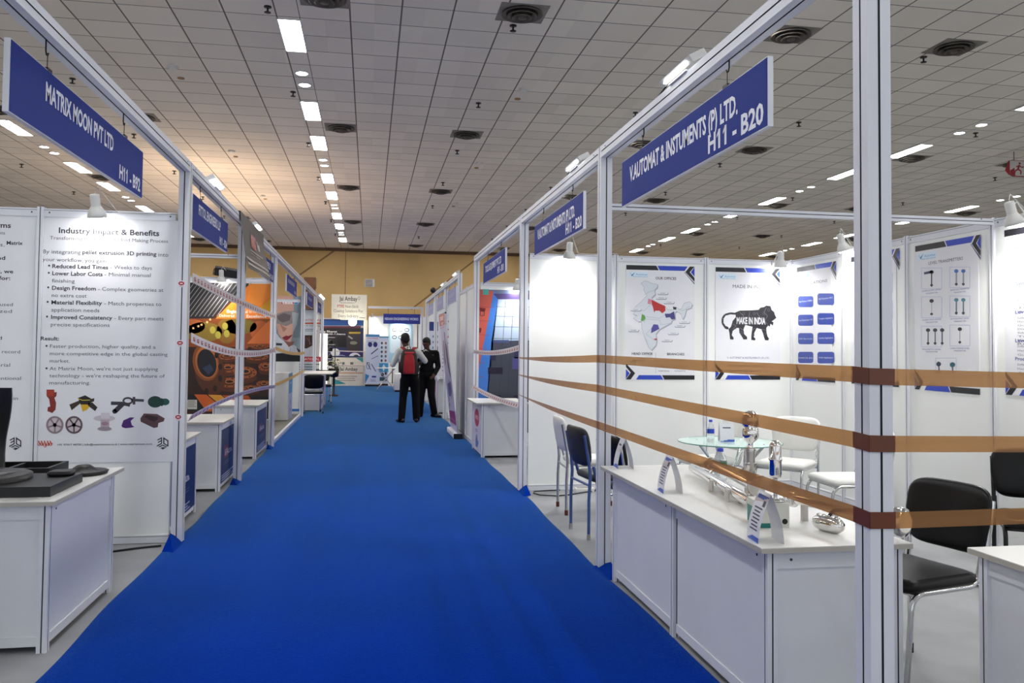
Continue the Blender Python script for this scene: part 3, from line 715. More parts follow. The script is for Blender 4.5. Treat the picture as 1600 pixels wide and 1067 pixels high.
for cx, c0 in ((415, '#8b7a80'), (560, '#5a4a52')):
    s.ell(cx, 795, 68, 68, '#c5b9be', 1 if cx < 500 else 2).ring(cx, 795, 58, 60, 14, c0, 3).ell(cx, 795, 16, 16, c0, 4, 10)
    for k in range(5): a = k * 2 * PI / 5 + .3; s.line([(cx, 795), (cx + 56 * math.cos(a), 795 + 58 * math.sin(a))], 12, c0, 4)
s.ell(790, 745, 82, 24, '#c2bcc4').rect(765, 702, 830, 745, '#cfc9d2', 2).rect(762, 755, 828, 825, '#b3a2ad', 2).ell(792, 824, 54, 16, '#968993', 3).ell(795, 785, 28, 14, '#9c7f90', 3)
s.poly([(920, 800), (935, 760), (985, 738), (1018, 738), (990, 765), (998, 795), (1018, 810), (990, 816), (950, 820), (925, 812)], '#4a2370')
s.poly([(1063, 745), (1090, 708), (1190, 712), (1248, 745), (1240, 768), (1200, 780), (1195, 812), (1165, 818), (1065, 770)], '#5d4046').poly([(1092, 735), (1110, 718), (1200, 735), (1190, 758), (1165, 772)], '#38242a', 2)
for k, x in enumerate((290, 312, 335, 358, 378)): s.line([(x, 915), (x + 12, 955 - abs(k - 2) * 6)], 9, '#c8402a', 2).ring(x + 6, 930, 12, 22 + (k == 2) * 12, 5, '#c8402a', 2, 10, 0, 3.1)
s.text('+91 97417 48700 | info@matrixmoon.co.in | www.matrixmoon.co.in', 432, 952, 720, 13, DK, bold=.02)
cube_logo(s, 1232, 928, 44)
s.build('poster', (-2.36, YA - .008, 2.40), (1, 0, 0), None, 'white poster headed Industry Impact & Benefits with rows of printed parts along its foot', 'poster')
# -- partly seen neighbour
s = Sheet(.955, 1.8, [(-168.8, 330.1), (58.0, 337.8), (46.4, 724.0), (-183.2, 727.0)]); s.view = (0, 330, 5.614)
s.text('Casting Transforms', -560, 125, 655, 44, DK, bold=.02); s.text('Pattern and mold solutions', -420, 190, 463, 30, MD)
s.text('For modern foundries,', -640, 290, 680, 32, MD); s.text('Matrix', 57, 292, 142, 32, DK, bold=.02)
for tx, y, xe in (('Moon brings speed and', 408, 45), ('As a printing partner, we', 528, 116), ('are the right choice for:', 588, 90)): s.text(tx, xe - 700, y, 700, 32, DK, bold=.02)
for tx, y, xe in (('Large format parts, fused', 822, 112), ('and fully specialized', 882, 104)): s.text(tx, xe - 650, y, 650, 30, MD)
s.view = (0, 500, 4.85)
for tx, y, xe in (('ready to be used', 143, 14), ('patterns finished in record', 248, 152), ('time with less material', 350, 75), ('waste than conventional', 452, 158), ('methods, starting within', 606, 135)): s.text(tx, xe - 560, y, 560, 26, MD)
cube_logo(s, 115, 930, 46)
s.build('poster', (-3.365, YA - .008, 2.40), (1, 0, 0), None, 'white text poster cut off by the left edge, with a black cube mark', 'poster')

BLU, BLK = '#2743b8', '#15151c'
def brand(s, tl, tr, br, bl, logo=True, bottom=True):      # black and blue chevron bands; corners in drawing units
    def P(u, v): 
        return tuple((tl[i] * (1 - u) + tr[i] * u) * (1 - v) + (bl[i] * (1 - u) + br[i] * u) * v for i in (0, 1))
    g = lambda pts, c, L=1: s.poly([P(u, v) for u, v in pts], c, L)
    g([(0, 0), (.44, 0), (.475, .04), (0, .04)], BLK); g([(.455, 0), (.90, 0), (.855, .04), (.49, .04)], BLU)
    g([(.93, 0), (1, 0), (.93, .05), (1, .10), (1, .135), (.865, .05)], BLK, 2); g([(1, .005), (1, .09), (.945, .05)], BLU, 2); g([(.845, .05), (.855, .05), (1, .145), (1, .158)], '#2a2f6a', 2)
    if bottom:
        g([(1, 1), (.56, 1), (.525, .962), (1, .962)], BLK); g([(.545, 1), (.15, 1), (.19, .962), (.51, .962)], BLU)
        g([(.07, 1), (0, 1), (.07, .94), (0, .89), (0, .86), (.135, .945)], BLK, 2); g([(0, .995), (0, .91), (.055, .945)], BLU, 2)
    if logo:
        g([(.03, .055), (.32, .055), (.32, .105), (.03, .105)], '#d4e6f2', 1); g([(.05, .06), (.08, .085), (.13, .06), (.085, .1)], '#3a78b0', 2)
        a = P(.14, .088); b_ = P(.31, .088); s.text('Automat', a[0], a[1], b_[0] - a[0], (bl[1] - tl[1]) * .018, '#5b9ac4', 2, slope=0)
        a = P(.10, .103); s.text('flow and control', a[0], a[1], (b_[0] - a[0]), (bl[1] - tl[1]) * .009, '#4a8ab8', 2)
# -- map of offices
s = Sheet(.768, 1.218, [(978.6, 413.5), (1085.6, 416.4), (1085.3, 593.3), (977.8, 592.9)]); s.view = (960, 400, 5.333)
brand(s, (100, 74), (668, 88), (668, 1030), (96, 1028))
s.view = (970, 405, 5.469)
s.text('OUR OFFICES', 298, 172, 176, 22, '#3a3a44', bold=.02)
land = [(172, 205), (205, 185), (235, 190), (262, 205), (315, 215), (312, 240), (290, 262), (295, 300), (262, 330), (285, 355), (330, 380), (385, 410), (400, 430), (450, 432), (462, 408), (480, 412), (500, 430), (520, 420), (540, 375), (590, 362), (612, 385), (600, 415), (560, 430), (548, 480), (530, 515), (515, 470), (480, 445), (462, 455), (465, 510), (440, 520), (430, 545), (330, 600), (300, 640), (308, 690), (300, 735), (262, 778), (240, 755), (205, 670), (180, 590), (178, 530), (150, 535), (108, 505), (140, 480), (105, 470), (125, 440), (110, 432), (125, 405), (165, 370), (205, 330), (225, 310), (195, 262), (200, 240)]
s.poly([(x + 7, y + 8) for x, y in land], '#a9acb8', 1).poly(land, '#d3d9e0', 2).line(land + land[:1], 2.5, '#9aa1ac', 3)
s.poly([(262, 345), (300, 365), (380, 400), (382, 440), (355, 462), (330, 440), (295, 440), (285, 455), (275, 410), (265, 385)], '#b8302f', 3).poly([(235, 335), (262, 345), (258, 385), (228, 380)], '#d58a9c', 3).poly([(180, 468), (205, 480), (212, 510), (190, 530), (172, 525)], '#5e9a48', 3)
s.poly([(375, 465), (420, 465), (455, 445), (465, 510), (435, 515), (420, 495), (385, 500)], '#40407c', 3).poly([(280, 555), (318, 560), (330, 595), (258, 632), (262, 590)], '#4d4a94', 3).poly([(278, 682), (308, 675), (306, 694)], '#c0303a', 3).poly([(445, 405), (475, 410), (475, 430), (450, 430)], '#2e2e36', 3)
for p in ([(110, 432), (200, 440), (240, 400), (262, 385)], [(200, 540), (215, 490), (330, 505), (375, 480)], [(215, 510), (330, 520), (345, 560), (430, 545)], [(262, 590), (215, 640), (300, 700)], [(290, 262), (240, 280), (205, 300)], [(500, 430), (530, 440), (590, 400)]): s.line(p, 3, '#aab2bc', 4)
for x, y, nm in ((360, 290, 'JAMMU'), (346, 330, 'DELHI'), (412, 368, 'LUCKNOW'), (130, 430, 'GUJARAT'), (112, 606, 'MUMBAI'), (545, 537, 'KOLKATA'), (505, 568, 'BHUBANESWAR'), (448, 632, 'VIZAG'), (396, 692, 'CHENNAI')):
    s.rrect(x - 46, y - 8, x + 46, y + 16, 11, '#8f939e', 5).rrect(x - 46, y - 12, x + 42, y + 10, 11, '#dfe1e8', 6).text(nm, x - 24, y + 4, 44, 8, '#4a4a54', 7)
s.text('HEAD OFFICE', 95, 816, 176, 20, '#3a3a44', bold=.02); s.text('BRANCHES', 396, 820, 148, 20, '#3a3a44', bold=.02); s.line([(298, 795), (298, 975)], 2, '#8d93a6', 2)
for tx, x, y, w in (('NEW DELHI', 100, 870, 120), ('AHMEDABAD', 326, 870, 100), ('CHENNAI', 462, 870, 80), ('MUMBAI', 326, 925, 76), ('HYDERABAD', 462, 925, 100), ('HARYANA', 322, 960, 94), ('KOLKATA', 462, 960, 90)): s.text(tx, x, y, w, 12, '#4a4a66')
s.build('poster', (2.679, YC - .008, 2.368), (1, 0, 0), None, 'poster with a map of offices, leftmost of the chevron-banded posters', 'poster')
# -- lion
s = Sheet(.752, 1.216, [(1117.9, 417.3), (1218.8, 420.1), (1219.2, 593.7), (1117.8, 593.4)]); s.view = (1100, 400, 5.333)
brand(s, (97, 92), (634, 106), (636, 1032), (96, 1030))
s.text('MADE IN INDIA', 240, 266, 282, 28, '#35353f')
s.poly([(262, 470), (300, 455), (400, 452), (455, 448), (470, 430), (500, 425), (520, 412), (555, 418), (565, 450), (585, 465), (592, 490), (604, 515), (580, 535), (565, 545), (580, 552), (575, 580), (555, 565), (548, 590), (535, 580), (520, 600), (522, 640), (530, 670), (543, 690), (535, 704), (510, 702), (505, 690), (490, 640), (478, 610), (455, 605), (440, 600), (420, 640), (415, 675), (430, 690), (425, 704), (395, 700), (395, 660), (405, 590), (385, 585), (345, 575), (330, 610), (335, 650), (360, 675), (360, 695), (330, 697), (315, 670), (295, 640), (292, 600), (270, 600), (240, 625), (232, 660), (248, 682), (245, 698), (218, 695), (212, 640), (205, 610), (225, 590), (240, 540), (265, 510)], '#2a2a2e', 1)
s.line([(270, 482), (220, 478), (175, 490), (155, 520), (155, 560), (175, 590)], 17, '#2a2a2e', 2).ell(188, 598, 20, 12, '#2a2a2e', 2, rot=.4)
for p in ([(300, 470), (330, 500), (300, 540)], [(380, 460), (372, 560)], [(440, 470), (470, 520), (440, 570)], [(520, 430), (500, 470), (530, 500), (505, 540), (530, 570)], [(240, 570), (270, 580), (240, 610)], [(300, 600), (330, 620)], [(400, 620), (425, 600)], [(480, 610), (520, 620)]): s.line(p, 3.5, '#6d6d74', 3)
for x, y in ((330, 480), (420, 480), (500, 480), (540, 450), (260, 600), (315, 640), (410, 660), (505, 650)): s.ring(x, y, 10, 10, 3, '#5d5d64', 3, 10)
s.text('MAKE IN INDIA', 272, 565, 240, 54, '#dcdde2', 4, .03)
s.text('V. AUTOMAT & INSTRUMENTS (P) LTD.', 192, 856, 355, 16, '#3a4a80', 2); s.text('Web : www.vautomat.in', 200, 920, 300, 14, '#4a4a5a'); s.text('Email : sales@vautomat.in, info@vautomat.in', 122, 962, 320, 13, '#4a4a5a')
s.build('poster', (3.683, YC - .008, 2.368), (1, 0, 0), None, 'poster with a black striding lion lettered MAKE IN INDIA', 'poster')
# -- blue buttons, on the back wall
s = Sheet(.705, 1.204, [(1242.8, 419.9), (1298.4, 409.7), (1299.2, 597.0), (1243.3, 592.8)]); s.view = (1220, 330, 3.442)
brand(s, (86, 304), (298, 268), (292, 922), (80, 908))
s.text('APPLICATIONS', 110, 400, 140, 14, '#4a4a5a')
for r, (yl, yr, a, b2) in enumerate(((456, 442, 'High Pressure 1000Bar', 'High Temperature +450 C'), (556, 548, 'Low Temperature -195', 'Cryogenic Application'), (655, 652, 'Oil Services', 'Interface Application'), (756, 756, 'Lowest S.G. (0.4)', 'Acidic Application'))):
    s.rrect(93, yl, 175, yl + 60, 12, '#30479e', 2).rrect(197, yr, 287, yr + 62, 12, '#2c449f', 2).text(a, 98, yl + 35, 72, 8, '#dfe4f2', 3).text(b2, 204, yr + 34, 76, 8, '#dfe4f2', 3)
s.build('poster', (BX - .008, 8.335, 2.364), (0, -1, 0), None, 'poster with two columns of blue rounded buttons on the back wall', 'poster')
# -- product grid posters
def products(s, X, Y, W_, H_, n, title, tw):
    s.text(title[0], X[0] + (X[1] + W_ - X[0] - tw) / 2, title[1], tw, 18, '#4a4a58')
    k = 0
    for r in range(len(Y)):
        for c in range(2):
            x, y = X[c], Y[r] - c * 6; s.frame(x, y, x + W_, y + H_, 2, '#a9add6', 2)
            cx = x + W_ / 2
            for q in range((1, 2, 1, 2, 3, 1)[k % 6]):
                px = cx + (q - .5) * 42 * ((1, 2, 1, 2, 3, 1)[k % 6] > 1)
                s.line([(px, y + 25), (px, y + H_ - 12)], (7, 9, 4, 8, 6, 5)[k % 6], ('#2b2b32', '#9a9aa4', '#b5b5bd', '#5a7a8a', '#4a4a52', '#a5a5ad')[k % 6], 2)
                s.ell(px, y + 24, 13, 11, ('#2b2b32', '#3a6ab8', '#26262c', '#4a8494', '#36363e', '#23232a')[k % 6], 3, 12); s.ell(px, y + H_ - 22, 9, 7, '#33333a', 3, 10)
                if k % 6 == 0: s.line([(px - 45, y + 32), (px + 6, y + 22)], 14, '#22305a', 3)
            s.text(('DISPLACER LEVEL', 'RADAR LEVEL TRANSMITTER', 'GUIDED WAVE RADAR', 'ULTRASONIC LEVEL', 'MAGNETIC LEVEL', 'CAPACITANCE LEVEL')[k % 6], x + 4, y + H_ + 18, W_ - 8, 8, '#5a5ea0', 2); s.text('TRANSMITTER', x + 24, y + H_ + 32, W_ - 48, 7, '#5a5ea0', 2); k += 1
s = Sheet(.755, 1.2, [(1427.8, 385.8), (1528.1, 367.2), (1530.7, 613.8), (1429.6, 606.2)]); s.view = (1380, 360, 3.81)
brand(s, (190, 94), (580, 24), (576, 980), (187, 945))
products(s, (228, 396), (224, 396, 570), 120, 124, 6, ('LEVEL TRANSMITTERS', 205), 204)
s.frame(312, 760, 434, 850, 2, '#a9add6', 2).ell(330, 796, 14, 14, '#2a3a4a', 3).ell(412, 800, 16, 15, '#2a5a6a', 3).line([(330, 796), (334, 850)], 8, '#55555e', 2).line([(412, 800), (414, 850)], 8, '#55555e', 2)
s.build('poster', (BX - .008, 6.345, 2.364), (0, -1, 0), None, 'poster headed LEVEL TRANSMITTERS with a grid of framed instruments', 'poster')
s = Sheet(.70, 1.2, [(1327.7, 404.2), (1398.6, 391.2), (1400.1, 604.6), (1328.7, 599.2)]); s.view = (1380, 360, 3.81)
brand(s, (-196, 160), (92, 106), (88, 935), (-194, 912))
products(s, (-170, -45), (264, 424, 585, 742), 96, 112, 6, ('LEVEL GAUGE SCALE', 246), 204)
s.build('poster', (BX - .008, 7.29, 2.364), (0, -1, 0), None, 'product poster half hidden behind the nearest post', 'poster')
s = Sheet(.76, 1.2, [(1568.3, 359.8), (1708.2, 334.0), (1712.7, 627.3), (1571.3, 616.8)]); s.view = (1380, 360, 3.81)
brand(s, (720, 0), (1250, -98), (1265, 1018), (728, 978), logo=False)
s.text('PRODUCT RANGE', 808, 60, 300, 18, '#4a4a58')
for hd, y, n, w in (('Transmitters', 124, 4, 190), ('Switches', 327, 7, 130), ('Level Gauges', 497, 8, 200), ('Level Scanners', 666, 3, 210), ('Process Controls', 774, 3, 220)):
    s.text(hd, 786, y, w, 20, '#3c4a9a', bold=.015)
    for k in range(n): s.text(('Differential pressure type', 'Hart protocol flow type', 'Guided wave radar', 'Displacer and float', 'Side mounted chamber', 'Top mounted', 'Magnetic coupled', 'Reed switch')[k], 800, y + 30 + k * (22 if n > 4 else 25), 240 + (k * 37) % 110, 11, '#6a6a74')
s.build('poster', (BX - .008, 5.33, 2.364), (0, -1, 0), None, 'text poster with blue headings cut off by the right edge', 'poster')

# -- orange mural of machined parts
s = Sheet(1.97, 1.95, [(199.1, 440.6), (423.2, 445.4), (419.0, 654.6), (193.5, 655.7)], ink('#3a1a0c')); s.view = (280, 420, 4.447)
OR = '#d9741c'
s.poly([(-360, 90), (490, 100), (225, 345), (-370, 340)], '#1d1c1e', 1)
for k in range(26): x = -330 + k * 30; s.line([(x + 135, 95), (x - 40, 270 + 60)] if x < 330 else [(x + 80, 98), (x, 190)], 4.5, '#8d8884', 2)
s.poly([(492, 103), (640, 105), (636, 348), (252, 345)], OR, 3).poly([(640, 200), (560, 270), (540, 310), (636, 310)], '#c9931f', 4).poly([(490, 103), (640, 105), (638, 190), (560, 260), (470, 230)], '#e0822a', 4)
s.text('Engineered', 330, 306, 145, 22, '#e8e2da', 5, .015); s.text('to Perfection', 485, 306, 115, 22, '#e8e2da', 5); s.text('Delivered', 278, 334, 105, 20, '#e8e2da', 5); s.text('in', 395, 334, 20, 20, '#e8e2da', 5); s.text('Excellence', 468, 338, 138, 20, '#e8e2da', 5, .012)
s.poly([(-370, 342), (636, 348), (630, 560), (-372, 560)], '#7a3c14', 1)
for x, y, rx, ry, c in ((-200, 420, 180, 70, '#6b3a18'), (170, 440, 130, 70, '#7d6420'), (330, 430, 70, 90, '#7d5a1c'), (420, 400, 120, 55, '#6d5c20'), (560, 430, 70, 70, '#a05024'), (90, 400, 90, 50, '#a85a2c')): s.ell(x, y, rx, ry, c, 2)
s.poly([(470, 520), (600, 380), (636, 352), (634, 520)], '#b9622c', 3)
for x, y in ((-40, 420), (20, 400), (98, 412), (133, 398), (155, 388), (194, 370), (215, 352), (60, 370), (-90, 380)): s.ell(x, y, 8, 8, '#e8b878', 4, 10)
for x, y in ((232, 425), (318, 398), (330, 450), (270, 460)): s.ell(x, y, 20, 26, '#a89a3c', 3, 12)
s.poly([(-372, 540), (632, 545), (624, 885), (-374, 880)], '#2a130a', 3)
def flange(x, y, rx, ry, c='#8a4a20', d='#4a230e'):
    s.ell(x, y + ry * .9, rx, ry, d, 4).ell(x, y, rx, ry, c, 5).ell(x, y, rx * .62, ry * .6, d, 6).ell(x, y - ry * .2, rx * .45, ry * .42, '#a8642c', 7).ell(x, y - ry * .2, rx * .32, ry * .28, '#1c0d08', 8)
    for k in range(8): a = k * PI / 4 + .3; s.ell(x + rx * .8 * math.cos(a), y + ry * .8 * math.sin(a), rx * .08, ry * .12, '#1c0d08', 6, 8)
for x, y, rx, ry in ((350, 560, 60, 18), (420, 545, 60, 16), (560, 540, 60, 16), (330, 610, 70, 22), (540, 610, 80, 26), (460, 720, 80, 40), (600, 680, 50, 30), (340, 690, 70, 30), (350, 790, 80, 34), (-150, 600, 120, 60), (-250, 740, 120, 60), (500, 830, 60, 22), (590, 800, 55, 24)): flange(x, y, rx, ry)
s.ell(215, 720, 105, 160, '#4c2511', 9, 28, -.25).ell(185, 650, 90, 130, '#7a4019', 10, 28, -.2).ell(190, 652, 76, 112, '#a35c28', 11, 28, -.2).ell(192, 655, 66, 98, '#15131a', 12, 28, -.2).poly([(160, 690), (215, 660), (240, 700), (205, 735)], '#27304a', 13)
for x, y in ((260, 600), (285, 680), (285, 760), (250, 830), (190, 850), (110, 790)): s.ell(x, y, 14, 22, '#1d0e08', 11, 12)
s.poly([(60, 870), (624, 885), (622, 985), (60, 985)], '#141213', 13).poly([(105, 872), (190, 874), (330, 990), (190, 990)], '#b8541a', 14).poly([(200, 874), (290, 876), (420, 990), (340, 990)], '#c98a2a', 14).poly([(300, 878), (480, 880), (560, 990), (430, 990)], '#a8481a', 14)
s.rect(58, 910, 124, 975, '#b9b6b0', 15).lines(62, 918, 118, 12, 4, 4, '#4a4a4a', 16)
s.build('mural', (-3.4, YF - .008, 2.36), (1, 0, 0), None, 'orange and black mural of machined flanges with a striped corner', 'mural')
# -- face poster
s = Sheet(.79, 1.38, [(411.5, 461.6), (472.1, 462.8), (470.2, 565.1), (409.4, 564.7)], ink('#8fa0a8')); s.view = (430, 460, 8.889)
s.poly([(-170, 15), (372, 25), (360, 600), (-180, 600)], '#7d8e98').poly([(-170, 15), (120, 18), (60, 240), (10, 480), (-180, 480)], '#c8968a', 2).poly([(0, 20), (250, 22), (262, 300), (245, 560), (200, 700), (120, 640), (40, 540), (20, 430), (0, 300)], '#cda08e', 3)
s.poly([(-10, 280), (130, 235), (310, 225), (320, 300), (240, 400), (150, 440), (60, 410), (0, 400)], '#8e8483', 4).poly([(20, 300), (120, 258), (220, 290), (200, 360), (100, 390), (40, 350)], '#6a5f62', 5).poly([(230, 240), (330, 260), (300, 420), (250, 520), (240, 380)], '#a9b2b4', 5)
s.poly([(60, 400), (130, 455), (165, 470), (130, 510), (105, 520), (100, 490)], '#b07c6c', 6).poly([(95, 600), (150, 570), (180, 578), (245, 555), (200, 610), (160, 640), (120, 630)], '#8a2430', 7).line([(98, 602), (170, 594), (240, 558)], 4, '#4a1018', 8)
s.poly([(20, 540), (60, 600), (120, 650), (190, 720), (260, 700), (290, 720), (330, 800), (-180, 830), (-180, 540)], '#cfd3da', 5).poly([(120, 640), (200, 660), (270, 650), (240, 700), (190, 730)], '#8a5a50', 6).poly([(-180, 660), (100, 680), (90, 710), (-180, 700)], '#2a3444', 6)
s.line([(120, 740), (130, 800)], 6, '#9aa2b0', 7).line([(210, 740), (205, 810)], 6, '#9aa2b0', 7)
s.poly([(-180, 840), (90, 815), (340, 850), (362, 855), (360, 930), (-180, 930)], '#14161a', 6).poly([(290, 740), (340, 840), (362, 850), (362, 780)], '#4a2a3a', 6)
s.poly([(84, 78), (322, 80), (322, 134), (84, 134)], '#d8dbe0', 8).poly([(86, 84), (275, 86), (255, 132), (86, 132)], '#c8202c', 9).poly([(282, 86), (316, 86), (316, 132), (262, 132)], '#2a86c8', 9).text('tesa', 96, 128, 150, 34, '#f0f0f0', 10, .03)
s.build('poster', (-2.2, YG - .008, 2.53), (1, 0, 0), None, 'tall poster of a face with red lips and a red and blue tesa badge', 'poster')
s = Sheet(.79, .05, [(0, 0), (10, 0), (10, 1), (0, 1)], ink('#2a7ac0')); s.build('skirting_stripe', (-2.2, YG - .017, .16), (1, 0, 0), None, 'thin blue stripe along the foot of the wall below the face poster', 'stripe')
# -- far left red headings
s = Sheet(.98, 2.0, [(435.1, 486.6), (493.9, 487.6), (491.8, 604.0), (432.8, 604.0)], ink('#c3cdd8')); s.view = (430, 460, 8.889)
s.text('SAI NATIONAL', 300, 365, 335, 26, '#c03040', bold=.01).rect(300, 390, 630, 412, '#b8502a', 1).text('casting & moulding', 310, 440, 310, 22, '#3a7a4a').lines(320, 480, 620, 22, 2, 8, '#6a7280')
s.poly([(200, 570), (515, 565), (515, 710), (440, 750), (200, 750)], '#3a2422').line([(440, 600), (500, 690)], 8, '#7a6258', 2).line([(470, 580), (480, 700)], 6, '#8a7468', 2)
s.rect(200, 865, 632, 932, '#b81c2c').text('INTERNATIONAL', 250, 912, 365, 32, '#f0d8d8', 2, .02).lines(300, 965, 620, 34, 8, 14, '#5a7a84')
s.build('poster', (-2.4, YG2 + .892, 2.4), (1, 0, 0), None, 'distant poster with a red band of lettering behind the far left posts', 'poster')
# -- blue and red mural with shelves, right row
s = Sheet(1.92, 2.15, [(745.3, 451.9), (938.9, 456.1), (937.7, 675.4), (742.9, 677.0)], ink('#5d6b86')); s.view = (730, 430, 3.68)
s.poly([(56, 80), (152, 92), (48, 650), (48, 905)], '#c25a4c', 1).poly([(152, 92), (180, 118), (96, 905), (46, 905), (48, 640)], '#3d77c8', 2).poly([(150, 105), (768, 112), (768, 145), (178, 138)], '#463a6a', 3).poly([(178, 138), (768, 145), (768, 360), (140, 380)], '#a9bbd2', 2).poly([(140, 380), (768, 360), (768, 905), (96, 905)], '#3e4250', 2)
for k in range(1, 16): s.line([(178 + k * 46 - 3, 140), (120 + k * 50, 905)], 2.5, '#2c3544', 4)
for k in range(9): s.line([(165 - k * 8, 180 + k * 52 + k * k * 3), (768, 190 + k * 52 + k * k * 3)], 2.5, '#33405a', 4); s.line([(56, 180 + k * 80), (152 - k * 12, 185 + k * 80)], 2.5, '#96423c', 3)
s.rect(148, 372, 240, 388, '#44527e', 5).rect(120, 530, 204, 568, '#1d1730', 5).rect(112, 690, 196, 706, '#2a2438', 5).rect(260, 470, 300, 540, '#4a4a80', 5).rect(270, 430, 300, 478, '#2e2e50', 5).rect(265, 690, 330, 706, '#2a2438', 5).rect(135, 445, 165, 490, '#26284a', 5)
s.poly([(70, 186), (106, 190), (102, 206), (72, 204)], '#7a1a1c', 5).frame(76, 206, 98, 232, 3, '#3a1a1a', 5).poly([(52, 300), (82, 304), (78, 330), (52, 328)], '#5a1216', 5).poly([(56, 330), (72, 332), (62, 358), (52, 355)], '#2a1216', 5).rect(90, 80, 124, 112, '#4fa39a', 5)
s.build('mural', (1.58, YD - .008, 2.35), (1, 0, 0), None, 'blue, red and grey mural of tiled shelves on the wall behind the small counter', 'mural')
# ---------------------------------------------------------------- counters
ct = counter(-2.75, -1.49, 4.29, 5.31, .72, 'white counter at left front carrying the black moulds', (.0, .03, .03, .09))
cr_ = counter(1.55, 2.13, 3.05, 5.13, .70, 'long white counter of the instrument booth with chrome gauges on top', (.04, .03, .03, .16), 1, 2)
counter(2.36, 3.0, 1.86, 2.9, .70, 'white counter cut off by the lower right corner, beside the black chair', (.03, .03, .03, .03))
navy = ink('#14204f')
for y0, y1, x0, x1, lb in ((6.72, 7.72, -2.0, -1.49, 'white counter with navy front, nearest of the mural booth, beside the left post'),
                           (8.74, 9.72, -2.05, -1.46, 'white counter with navy front, middle one of the mural booth'),
                           (11.22, 12.3, -1.98, -1.43, 'white counter with navy front, farthest of the mural booth, near the face poster booth')):
    t = counter(x0, x1, y0, y1, .70, lb)
    s = Sheet(y1 - y0 - .09, .54, [(0, 0), (60, 0), (60, 100), (0, 100)], navy)
    s.rrect(12, 34, 30, 56, 2, '#7a2430', 1).text('ika', 15, 52, 30, 12, '#c9c4cc', 2, .02).lines(14, 64, 46, 4, 2, 1, '#7a86b0', 2).lines(4, 86, 56, 4.4, 3, 2, '#b8c0dc', 2)
    pfront('front_graphic', s, t, (x1 + .001, y0 + .045, .61), (0, 1, 0))
t = counter(1.5, 2.12, 11.02, 12.05, .735, 'small white counter below the blue and red mural', (.08, .03, .03, .03))
s = Sheet(.92, .62, [(0, 0), (60, 0), (60, 100), (0, 100)], ink('#d9d4de')); s.ell(30, 26, 17, 20, '#b02840', 1).text('VERTEX', 18, 30, 24, 8, '#f0e0e4', 2, .02).lines(22, 52, 40, 4, 2, 2, '#8a7aa0', 2).poly([(26, 66), (32, 62), (36, 74), (44, 78), (36, 92), (24, 92), (22, 80)], '#5a7aa8', 1)
pfront('front_graphic', s, t, (1.499, 11.98, .66), (0, -1, 0))
t = counter(-1.9, -1.42, 19.9 - .6, 21.5, .86, 'far white counter with printed front beside the distant black chairs', (.02, .25, .03, .03)); t.location.x = -1.55
s = Sheet(2.1, .7, [(0, 0), (60, 0), (60, 100), (0, 100)], ink('#b9bcc8')); s.lines(8, 20, 52, 10, 3, 4, '#7a80a0', 2).rect(6, 56, 40, 72, '#8ab0d0').rect(6, 80, 44, 92, '#9a7a80')
pfront('front_graphic', s, t, (-1.55 + .482, 19.35, .8), (0, 1, 0))
# pedestal of the face poster booth
t = thing('pedestal', 'white pedestal with a blue side stripe in front of the face poster', 'counter', (-1.66, 16.55, .06))
MB().rbx(-.34, .16, -.25, .5, .0, .9, .02).build('pedestal_body', WHITEP, t); MB().bx(-.32, .14, -.23, .48, -.06, 0).build('plinth', BLACKP, t)
s = Sheet(.74, .89, [(0, 0), (60, 0), (60, 100), (0, 100)], ink('#b9c0dc')); s.rect(0, 0, 60, 44, '#2f86bc').rect(20, 20, 40, 24, '#9cc8e0', 2).ell(30, 64, 6, 7, '#5a6ab8', 2).text('tesa', 16, 82, 28, 6, '#5a6ab8', 2)
pfront('front_graphic', s, t, (-1.66 + .163, 16.3, .955), (0, 1, 0))
tag(MB().bx(-2.2, -1.43, 12.75, 17.85, 0, .055).build('booth_platform', mat('grey booth platform', '#6f6c64', .8, var=.15)), 'low grey carpeted platform of the face poster booth', 'platform')
o = MB().bx(-1.43, -1.385, 12.6, 17.85, 0, .06).build('platform_edge', FRAME); tag(o, 'white edging strip along the platform of the face poster booth', 'edging')

